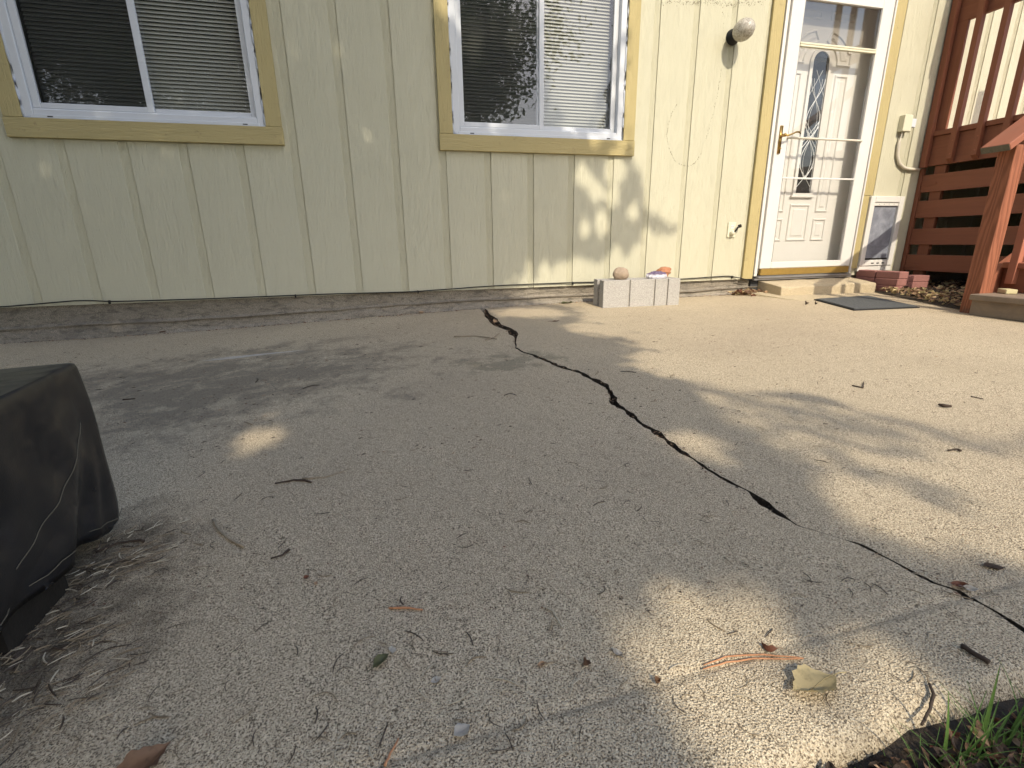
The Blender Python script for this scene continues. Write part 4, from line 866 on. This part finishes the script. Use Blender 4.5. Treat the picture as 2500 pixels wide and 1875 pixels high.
while cnt < 250:
    px, py = random.uniform(120, 2490), random.uniform(900, 1870)**1.0
    if py < 1100 and random.random() < .45: continue
    p = G(px, py)
    if p.y < -3.2 or p.x < 1.72 or not (-.5 < p.x < 7): continue
    if px > 1700 and random.random() < .25: continue
    place_needle(p.x, p.y, random.uniform(0, 6.28), random.uniform(.6, 1.25)*(1+.35*max(0, -p.y*-1+0)) if p.y < -2 else random.uniform(1.2, 2.6)); cnt += 1
# needle drift beside the cover: uncountable
b = MB()
def drift(x, y, yaw, L, r, m):
    h_ = r*1.2+random.uniform(0, .003); b.tube([gz(v, h_) for v in bent((x-L/2*math.cos(yaw), y-L/2*math.sin(yaw), 0), (x+L/2*math.cos(yaw), y+L/2*math.sin(yaw), 0), random.uniform(-.16, .16), 5)], [r*.6, r, r, r, r, r*.5], 4, m)
for i in range(430):
    u = abs(random.gauss(0, 1)); x = 1.70+.055*u-.02*random.random(); y = random.uniform(-3.2, -2.50)
    if y > -2.75 and random.random() < .3: continue
    x += .05*max(0, (-2.7-y)); drift(x, y, random.gauss(.95, .6) if random.random() < .5 else random.uniform(0, 6.28), random.uniform(.012, .034), random.uniform(.0007, .0013), random.choice([0, 0, 0, 1, 1, 2]))
for cx, cy, n in ((1.79, -2.62, 70), (1.80, -2.80, 40), (1.84, -2.90, 35)):
    for i in range(n): drift(random.gauss(cx, .028), random.gauss(cy, .022), random.gauss(.3, .3), random.uniform(.015, .035), random.uniform(.0006, .0009), random.choice([0, 1, 1, 2]))
b.build('needle_drift', [M['needled'], M['needle'], M['needlep']], label='drift of dry pine needles heaped along the foot of the black cover', cat='pine needles', kind='stuff')
# fine debris along the foundation and over the far slab
b = MB()
def chip(x, y, s, m, z=None):
    z = (zg(x, y) if z is None else z)+.001; a = random.uniform(0, 6.28); n = random.choice([3, 4, 5])
    ps = [(x+s*random.uniform(.5, 1.2)*math.cos(a+2*math.pi*k/n), y+s*random.uniform(.3, 1)*math.sin(a+2*math.pi*k/n), z+random.uniform(0, s*.7)) for k in range(n)]
    b.add(ps+[(x, y, z+s*random.uniform(.2, .8))], [(k, (k+1) % n, n) for k in range(n)], m)
for i in range(700):
    x = random.uniform(-.8, 5.2); y = -.022-abs(random.gauss(0, .018)); chip(x, y, random.uniform(.003, .010), random.choice([0, 0, 1, 2, 3]))
for i in range(2600):
    p = G(random.uniform(0, 2500), random.uniform(790, 1500))
    if -3.1 < p.y < -.05 and p.x < 6.0: chip(p.x, p.y, random.uniform(.0012, .0032)*(1.6 if p.y > -1.8 else .8), random.choice([0, 0, 0, 1, 2]))
for i in range(950):          # weathered flecks of dead needle on the far slab
    p = G(random.uniform(0, 2500), random.uniform(770, 1120))
    if -2.6 < p.y < -.08 and p.x < 5.9 and random.random() < .35+.65*(math.sin(p.x*5.1+p.y*3)*math.sin(p.y*6.3-p.x*2) > -.1):
        L_ = random.uniform(.005, .022)*(1 if p.y > -1.5 else .6); a_ = random.uniform(-.5, .5)+(0 if random.random() < .7 else 1.2); r_ = random.uniform(.0004, .0012); z_ = zg(p.x, p.y)+.0012; dx_, dy_ = math.cos(a_)*L_/2, math.sin(a_)*L_/2
        b.tube([(p.x-dx_, p.y-dy_, z_), (p.x+dy_*.2, p.y-dx_*.2, z_+r_), (p.x+dx_, p.y+dy_, z_)], [r_*.6, r_, r_*.5], 4, random.choice([0, 0, 0, 1, 3]))
CR = [(2.965, -.013), (2.924, -.362), (2.909, -.646), (2.901, -.715), (2.938, -.88), (2.93, -1.043), (2.85, -1.313), (2.862, -1.406), (2.895, -1.48), (2.94, -1.707), (2.983, -1.82), (2.994, -2.018), (2.965, -2.125), (2.948, -2.162), (2.951, -2.28), (2.954, -2.414), (2.951, -2.5), (2.945, -2.653), (2.967, -2.767), (2.970, -2.893), (3.025, -2.969), (3.043, -3.078), (3.065, -3.15)]
for i in range(1000):          # crumbs and bits packed in and along the crack
    y_ = -random.random()**.8*3.15; x_ = float(np.interp(-y_, [-c[1] for c in CR], [c[0] for c in CR])); off = random.gauss(0, .012 if y_ > -1.05 else .006)
    chip(x_+off, y_, random.uniform(.0010, .0045)*(1.7 if y_ > -1.1 else 1), random.choice([0, 1, 2, 3, 3]) if random.random() < .5 else random.choice([0, 0, 1]), zg(x_, y_)-(.012 if abs(off) < .006 else 0))
for i in range(120):
    p = G(random.uniform(100, 2400), random.uniform(1250, 1800))
    if -3.15 < p.y < -1.5 and p.x > 1.75: chip(p.x, p.y, random.uniform(.0007, .0018), random.choice([0, 1, 3, 4]))
b.build('debris', [M['twigd'], M['leafb'], M['leafr'], M['leaft'], M['petal']], label='tiny leaf crumbs and chips strewn over the slab and along the foundation', cat='debris', kind='stuff')
# leaf litter heaps
def litter(name, pts, lab, sizes=(.02, .05), mi=(0, 1, 1, 2, 3)):
    b = MB()
    for k, (x, y, z) in enumerate(pts):
        L = random.uniform(*sizes); lm = leaf_mesh(L, L*random.uniform(.35, .6), random.uniform(0, .25), random.uniform(.1, .6), 100+k, nu=5, nv=2, stalk=False)
        R_ = Matrix.Rotation(random.uniform(0, 6.28), 3, 'Z') @ Matrix.Rotation(random.gauss(0, .5), 3, 'X') @ Matrix.Rotation(random.gauss(0, .4), 3, 'Y')
        b.add([R_ @ Vector(v)+Vector((x, y, z+L*.12)) for v in lm.v], lm.f, random.choice(mi))
    return b.build(name, [M['leafb'], M['leaft'], M['leafy'], M['leafr'], M['twigd']], label=lab, cat='leaf litter', kind='stuff')
pts = []
while len(pts) < 1100:
    y = random.uniform(-1.2, -.02); x = random.uniform(bed_edge(y)+.01, 7.6) if random.random() < .8 else random.gauss(bed_edge(y)+.12, .07)
    if x < bed_edge(y)-.01 or (6.33 < x < 6.86 and y > -.40): continue
    pts.append((x, y, zg(x, y)+.012+random.uniform(0, .035)))
litter('leaf_litter', pts, 'dead leaves covering the soil bed between the bricks and the stair', (.02, .05), (0, 1, 1, 2, 2, 4))
pts = [(random.gauss(5.17, .07), -.02-abs(random.gauss(0, .05)), 0) for _ in range(90)]; pts = [(min(x, 5.33), y, zg(x, y)+random.uniform(0, .03)) for x, y, _ in pts]
litter('leaf_litter', pts, 'crumpled tan leaves piled in the corner left of the door step', (.03, .06), (0, 1, 1, 2, 3))
pts = []
for _ in range(3200):
    x = random.uniform(2.2, 3.5); y = random.uniform(-3.45, -3.252); pts.append((x, y, .042+.012*(x > 2.6)+random.uniform(0, .018)))
litter('leaf_litter', pts, 'brown leaf mulch in the strip of lawn in front of the slab', (.008, .024), (0, 0, 1, 3, 4, 4, 4))
# chunk of broken mortar left of the step
for i, (px, py, s) in enumerate(((1795, 716, .045), (1822, 716, .04))):
    p = G(px, py); rock('mortar_chunk', M['found'], (p.x, p.y, p.z-.005), (s*1.3, s*.7, s*.45), 40+i, ['left', 'right'][i]+' broken mortar lump on the slab left of the door step', 'rubble', .25)
# grass at the front edge
b = MB()
def blade(x, y, h, lean, az, wd, z0=.042):
    n = 6; vs = []
    for i in range(n+1):
        t = i/n; ox_ = lean*h*t**1.8; w_ = wd*(1-t**1.6)*.5+.0002
        c = (x+ox_*math.cos(az), y+ox_*math.sin(az), z0+h*t*(1-.25*abs(lean)*t)); sx_, sy_ = -math.sin(az), math.cos(az)
        vs += [(c[0]-sx_*w_, c[1]-sy_*w_, c[2]), (c[0], c[1], c[2]-w_*.5), (c[0]+sx_*w_, c[1]+sy_*w_, c[2])]
    b.add(vs, [(3*i+k, 3*i+k+1, 3*i+4+k, 3*i+3+k) for i in range(n) for k in (0, 1)])
for i in range(700):
    x = random.uniform(2.62, 3.5); y = -3.262-abs(random.gauss(0, .05)); blade(x, y, random.uniform(.02, .06)*(1 if x > 2.75 else .6), random.uniform(.2, 1.6), random.uniform(0, 6.28), random.uniform(.0012, .0028))
for i in range(26): blade(2.845+random.gauss(0, .025), -3.275+random.gauss(0, .006), random.uniform(.05, .095), random.uniform(.1, .9), random.uniform(0, 6.28), random.uniform(.002, .0035))
blade(2.80, -3.268, .095, .18, 1.2, .0045); blade(2.852, -3.268, .115, .22, .6, .0048); blade(2.925, -3.262, .095, .35, 1.9, .0045); blade(2.765, -3.27, .08, .5, 2.6, .0035)
b.build('grass', M['grass'], label='green grass blades growing along the front edge of the slab', cat='grass', kind='stuff')

# ================================================================== TREES THAT SHADE THE PATIO (behind the camera)
def inpoly(px, py, poly):
    ins = np.zeros(len(px), bool); n = len(poly)
    for i in range(n):
        x1, y1 = poly[i]; x2, y2 = poly[(i+1) % n]
        c = ((y1 > py) != (y2 > py)) & (px < (x2-x1)*(py-y1)/((y2-y1) if y2 != y1 else 1e-9)+x1); ins ^= c
    return ins
def ell(cx, cy, rx, ry, n=10): return [(cx+rx*math.cos(2*math.pi*k/n), cy+ry*math.sin(2*math.pi*k/n)) for k in range(n)]
wall_lit_px = [[(1530, -600), (1545, 378), (1572, 420), (1580, 500), (1598, 515), (1632, 485), (1620, 528), (1668, 545), (1650, 575), (1600, 590), (1545, 612), (1530, 640), (1505, 600), (1490, 625), (1465, 650), (1400, 640), (1360, 655), (1330, 690), (1330, 740), (3600, 740), (3600, -600)],
    [(1345, -200), (1360, 120), (1400, 230), (1440, 240), (1470, 180), (1480, 120), (1530, 60), (1540, -200)],
    ell(1423, 430, 15, 24), ell(1455, 468, 14, 22), ell(1500, 415, 22, 34), ell(1495, 480, 13, 22), ell(1468, 545, 13, 28), ell(1428, 560, 9, 20), ell(1330, 668, 13, 24), ell(1290, 700, 15, 20), ell(1083, 22, 13, 18), ell(1215, 315, 7, 8), ell(1520, 350, 12, 16), ell(1445, 355, 12, 10), ell(1160, 60, 14, 20), ell(1260, 40, 12, 20), ell(1400, 290, 30, 8), ell(1545, 520, 10, 14), ell(1580, 575, 12, 12)]
ground_lit_px = [[(1360, 735), (1420, 742), (1470, 768), (1440, 778), (1520, 795), (1595, 782), (1600, 800), (1550, 815), (1615, 850), (1570, 880), (1690, 918), (1800, 944), (1950, 940), (2125, 1000), (2216, 998), (2270, 1028), (2378, 1038), (2700, 1045), (2700, 700), (1360, 700)],
    [(2006, 1186), (2053, 1178), (2162, 1203), (2306, 1258), (2600, 1285), (2600, 1400), (2342, 1308), (2198, 1296), (2071, 1260)],
    [(2180, 1120), (2270, 1125), (2342, 1100), (2600, 1117), (2600, 1250), (2379, 1216), (2306, 1172)], [(2090, 1108), (2180, 1112), (2290, 1150), (2240, 1158)],
    [(1628, 1470), (1660, 1440), (1690, 1460), (1740, 1530), (1787, 1600), (1780, 1640), (1700, 1600), (1650, 1540)], [(1790, 1470), (1850, 1480), (1880, 1560), (1820, 1590)],
    [(2128, 1560), (2180, 1590), (2260, 1690), (2310, 1730), (2300, 1790), (2180, 1830), (2060, 1880), (1950, 1900), (1990, 1830), (2120, 1790), (2200, 1730), (2150, 1640)], [(1700, 1900), (1690, 1800), (1780, 1760), (1900, 1770), (2040, 1810), (1960, 1900)], [(1560, 1560), (1640, 1590), (1760, 1700), (1700, 1740), (1600, 1640)], [(1690, 1660), (1780, 1650), (1960, 1740), (1930, 1790), (1780, 1740)], [(1640, 1050), (1700, 1062), (1740, 1110), (1690, 1105)],
    ell(620, 1082, 34, 20), ell(1285, 760, 60, 7), ell(1450, 800, 45, 6)]
wall_lit = [[W(*p) for p in poly] for poly in wall_lit_px]; ground_lit = [[tuple(G(*p))[:2] for p in poly] for poly in ground_lit_px]
wall_lit[0] = [(max(x, -9), z) for x, z in wall_lit[0]]
SEMI = [tuple(G(*p))[:2] for p in [(1640, 900), (1800, 945), (2125, 1003), (2500, 1050), (2500, 1400), (2250, 1290), (2050, 1255), (1990, 1160), (1850, 1085), (1700, 1000)]]
def lit_at(P):          # P: points on the shadow receiver (n,3); True where the sun reaches the place
    on_wall = P[:, 1] > -.001; r = np.zeros(len(P), bool)
    for poly in wall_lit: r |= on_wall & inpoly(P[:, 0], P[:, 2], poly)
    for poly in ground_lit: r |= (~on_wall) & inpoly(P[:, 0], P[:, 1], poly)
    r |= on_wall & (P[:, 0] > 4.6) & (P[:, 2] > .6); r |= (P[:, 0] > 4.7)
    return r
def recv(Q):            # follow the sun's ray from Q down to the wall or the ground
    t = (Q[:, 2]-.08)/SUN[2]; G_ = Q-SUN*t[:, None]; tw = -Q[:, 1]/-SUN[1]*1.
    hitw = G_[:, 1] > 0; tt = Q[:, 1]/SUN[1]; Wp = Q-SUN*tt[:, None]; G_[hitw] = Wp[hitw]; G_[hitw, 1] = 0
    return G_
def leaf_cloud(name, pos, mat, parent, size, kn=.42):
    n = len(pos); a = rng.normal(size=(n, 3)); a /= np.linalg.norm(a, axis=1)[:, None]; c = rng.normal(size=(n, 3)); b_ = np.cross(a, c); b_ /= np.linalg.norm(b_, axis=1)[:, None]
    s_ = size*(.65+.6*rng.random(n))[:, None]; nr = np.cross(a, b_)
    v = np.stack([pos-a*s_*.5, pos+b_*s_*kn*.5+nr*s_*.06, pos+a*s_*.5, pos-b_*s_*kn*.5+nr*s_*.06], 1).reshape(-1, 3)
    me = bpy.data.meshes.new(name); me.vertices.add(4*n); me.vertices.foreach_set('co', v.astype(np.float32).ravel()); me.loops.add(4*n); me.loops.foreach_set('vertex_index', np.arange(4*n, dtype=np.int32))
    me.polygons.add(n); me.polygons.foreach_set('loop_start', np.arange(n, dtype=np.int32)*4); me.polygons.foreach_set('loop_total', np.full(n, 4, np.int32)); me.update(); me.validate(); me.materials.append(mat)
    o = bpy.data.objects.new(name, me); C.objects.link(o); o.parent = parent; o.matrix_parent_inverse = parent.matrix_world.inverted(); return o
def build_shade_tree():
    t = thing('shade_tree', 'broad leafy tree standing behind the camera, seen only as reflection and dappled shade', 'tree', (.6, -8.4, -.1))
    N = 60000
    pw = np.stack([rng.uniform(-2.6, 4.55, N), np.zeros(N), rng.uniform(.1, 3.4, N)], 1); pw[:, 2] = np.where(pw[:, 0] > 3.2, pw[:, 2], pw[:, 2])
    pg = np.stack([rng.uniform(-2.6, 4.7, N*2), rng.uniform(-4.2, 0, N*2), np.full(N*2, .08)], 1)
    pw2 = np.stack([rng.uniform(3.35, 4.6, 26000), np.zeros(26000), rng.uniform(.3, 1.25, 26000)], 1)
    P = np.concatenate([pw, pw2, pg]); T = rng.uniform(6.0, 9.5, len(P))
    # right-hand limit of the crown's shadow
    edge = np.where(P[:, 1] > -.001, np.where(P[:, 2] < 1.25, 4.55, 4.1), np.interp(-P[:, 1], [0, .7, 1.6, 2.0, 2.4, 3.0, 3.6], [3.95, 3.62, 3.62, 3.6, 4.3, 4.6, 4.6]))
    keep = (P[:, 0] < edge) & ~lit_at(P)
    # soften density towards the right edge
    dens = np.clip((edge-P[:, 0])/.5, .45, 1); keep &= rng.random(len(P)) < dens
    extra = np.zeros(len(P), bool); extra[len(pw):len(pw)+len(pw2)] = True; extra = extra[keep]
    P = P[keep]; T = T[keep]; edge = edge[keep]; Q = P+SUN*T[:, None]
    # drop leaves whose rim would reach into the sunny flecks
    ok = np.ones(len(Q), bool); ax = np.cross(SUN, [1, 0, 0]); ax /= np.linalg.norm(ax)
    for dx, dz in ((.03, 0), (-.03, 0), (0, .03), (0, -.03)): ok &= ~lit_at(recv(Q+np.array([dx, 0, 0])+ax*dz))
    semi = inpoly(P[:, 0], P[:, 1], SEMI) & (P[:, 1] < -.001); big = ok & ~semi; ok &= ~semi | (rng.random(len(P)) < .30)
    for dx, dz in ((.085, 0), (-.085, 0), (0, .085), (0, -.085), (.06, .06), (-.06, -.06), (.06, -.06), (-.06, .06)): big &= ~lit_at(recv(Q+np.array([dx, 0, 0])+ax*dz))
    big &= P[:, 0] < edge-.25
    fore = (P[:, 1] < -2.0); rs_ = np.where(fore, .40, 1.)[:, None]
    for rad_, pr_ in ((.15, .30), (.08, .30)):
        near = np.zeros(len(P), bool)
        for an in np.linspace(0, 5.5, 8): near |= lit_at(P+rs_*(np.array([rad_*math.cos(an), 0, 0])+np.where((P[:, 1] > -.001)[:, None], np.array([0, 0, rad_*math.sin(an)]), np.array([0, rad_*math.sin(an)*1.4, 0]))))
        ok &= ~near | (rng.random(len(P)) < np.where(fore, .62, np.where(P[:, 1] > -.001, .6, pr_))); big &= ~near
    ok &= ~extra | (rng.random(len(P)) < .8)
    ok &= ~big | (rng.random(len(P)) < np.where(P[:, 1] > -.001, .60, .42)); sz = np.where(big, .15, .065)[ok]
    Q = Q[ok]; leaf_cloud('crown', Q, M['crown'], t, sz[:, None], .62)
    b = MB(); b.tube([(.6, -8.4, -.2), (.58, -8.36, .3), (.62, -8.3, 2.0), (.7, -8.1, 3.7), (.8, -7.8, 5.0)], [.28, .21, .18, .16, .13], 12)
    for e, r in (((-.9, -6.2, 5.0), .06), ((2.0, -7.0, 6.0), .06), ((1.4, -5.8, 5.2), .05), ((-1.6, -7.4, 6.0), .06), ((.2, -5.4, 5.0), .045), ((2.6, -6.0, 5.4), .04)):
        s_ = Vector((.7, -8.1, 3.7)); e = Vector(e); mid = s_.lerp(e, .5)+Vector((0, 0, .25)); b.tube([s_, s_.lerp(mid, .6), mid, mid.lerp(e, .6), e], [r*1.7, r*1.4, r, r*.7, r*.3], 8)
    b.build('trunk', M['bark'], t, smooth=True)
build_shade_tree()
def far_tree(x, y, h, rad, n, seed, lab, mat='crown', size=.16, cone=False):
    r = np.random.default_rng(seed); t = thing('garden_tree' if not cone else 'pine_tree', lab, 'tree', (x, y, -.12))
    cl = r.normal(size=(26, 3)); cl /= np.linalg.norm(cl, axis=1)[:, None]; cl *= r.uniform(.35, 1, 26)[:, None]
    k = r.integers(0, 26, n); p = cl[k]*rad*.8+r.normal(size=(n, 3))*rad*.2
    if cone:
        z = r.random(n)**.8; ring = (1-z)*rad*(.75+.25*np.sin(z*46))*np.sqrt(r.random(n)); a = r.uniform(0, 6.283, n); p = np.stack([ring*np.cos(a), ring*np.sin(a), z*h*.93+h*.07-.12-ring*.25], 1); pos = p+np.array([x, y, 0])
    else: pos = p*np.array([1, 1, .8])+np.array([x, y, h*.62])
    leaf_cloud('crown', pos, M[mat], t, size, .42 if not cone else .12)
    b = MB(); b.tube([(x, y, -.15), (x+.05, y, h*.3), (x, y+.05, h*.75)], [h*.035, h*.027, h*.008], 10); b.build('trunk', M['bark'], t, smooth=True)
far_tree(-8.0, -24.0, 16.0, 5.6, 22000, 1, 'tall bushy green tree at the left of the garden behind the camera', size=.34)
far_tree(7.6, -24.0, 15.0, 4.9, 15000, 2, 'tall bushy green tree in the middle of the garden behind the camera', size=.34)
far_tree(-19.0, -25.0, 15.0, 5.4, 12000, 3, 'tall round tree at the outer left of the garden behind the camera', size=.36)
far_tree(16.0, -25.0, 12.0, 2.4, 12000, 8, 'slim green conifer at the right of the garden behind the camera', 'pine', .24, True)
far_tree(-2.4, -2.3, 7.6, 2.1, 60000, 6, 'unseen dark evergreen tree added close to the wall at the far left to darken it', 'pine', .13, True)  # added out of view, blocks sky from the left of the wall
far_tree(-2.3, -5.4, 9.0, 2.5, 60000, 4, 'dense dark pine shading the left of the patio from behind the camera', 'pine', .13, True)
far_tree(-.2, -7.6, 8.5, 2.3, 60000, 5, 'dense dark pine added unseen behind the camera, right of the other pine, to darken the left wall', 'pine', .13, True)  # extra unseen tree, put in to dim sky light on the left siding

S.render.engine = 'CYCLES'
S.cycles.max_bounces = 8; S.cycles.transparent_max_bounces = 16
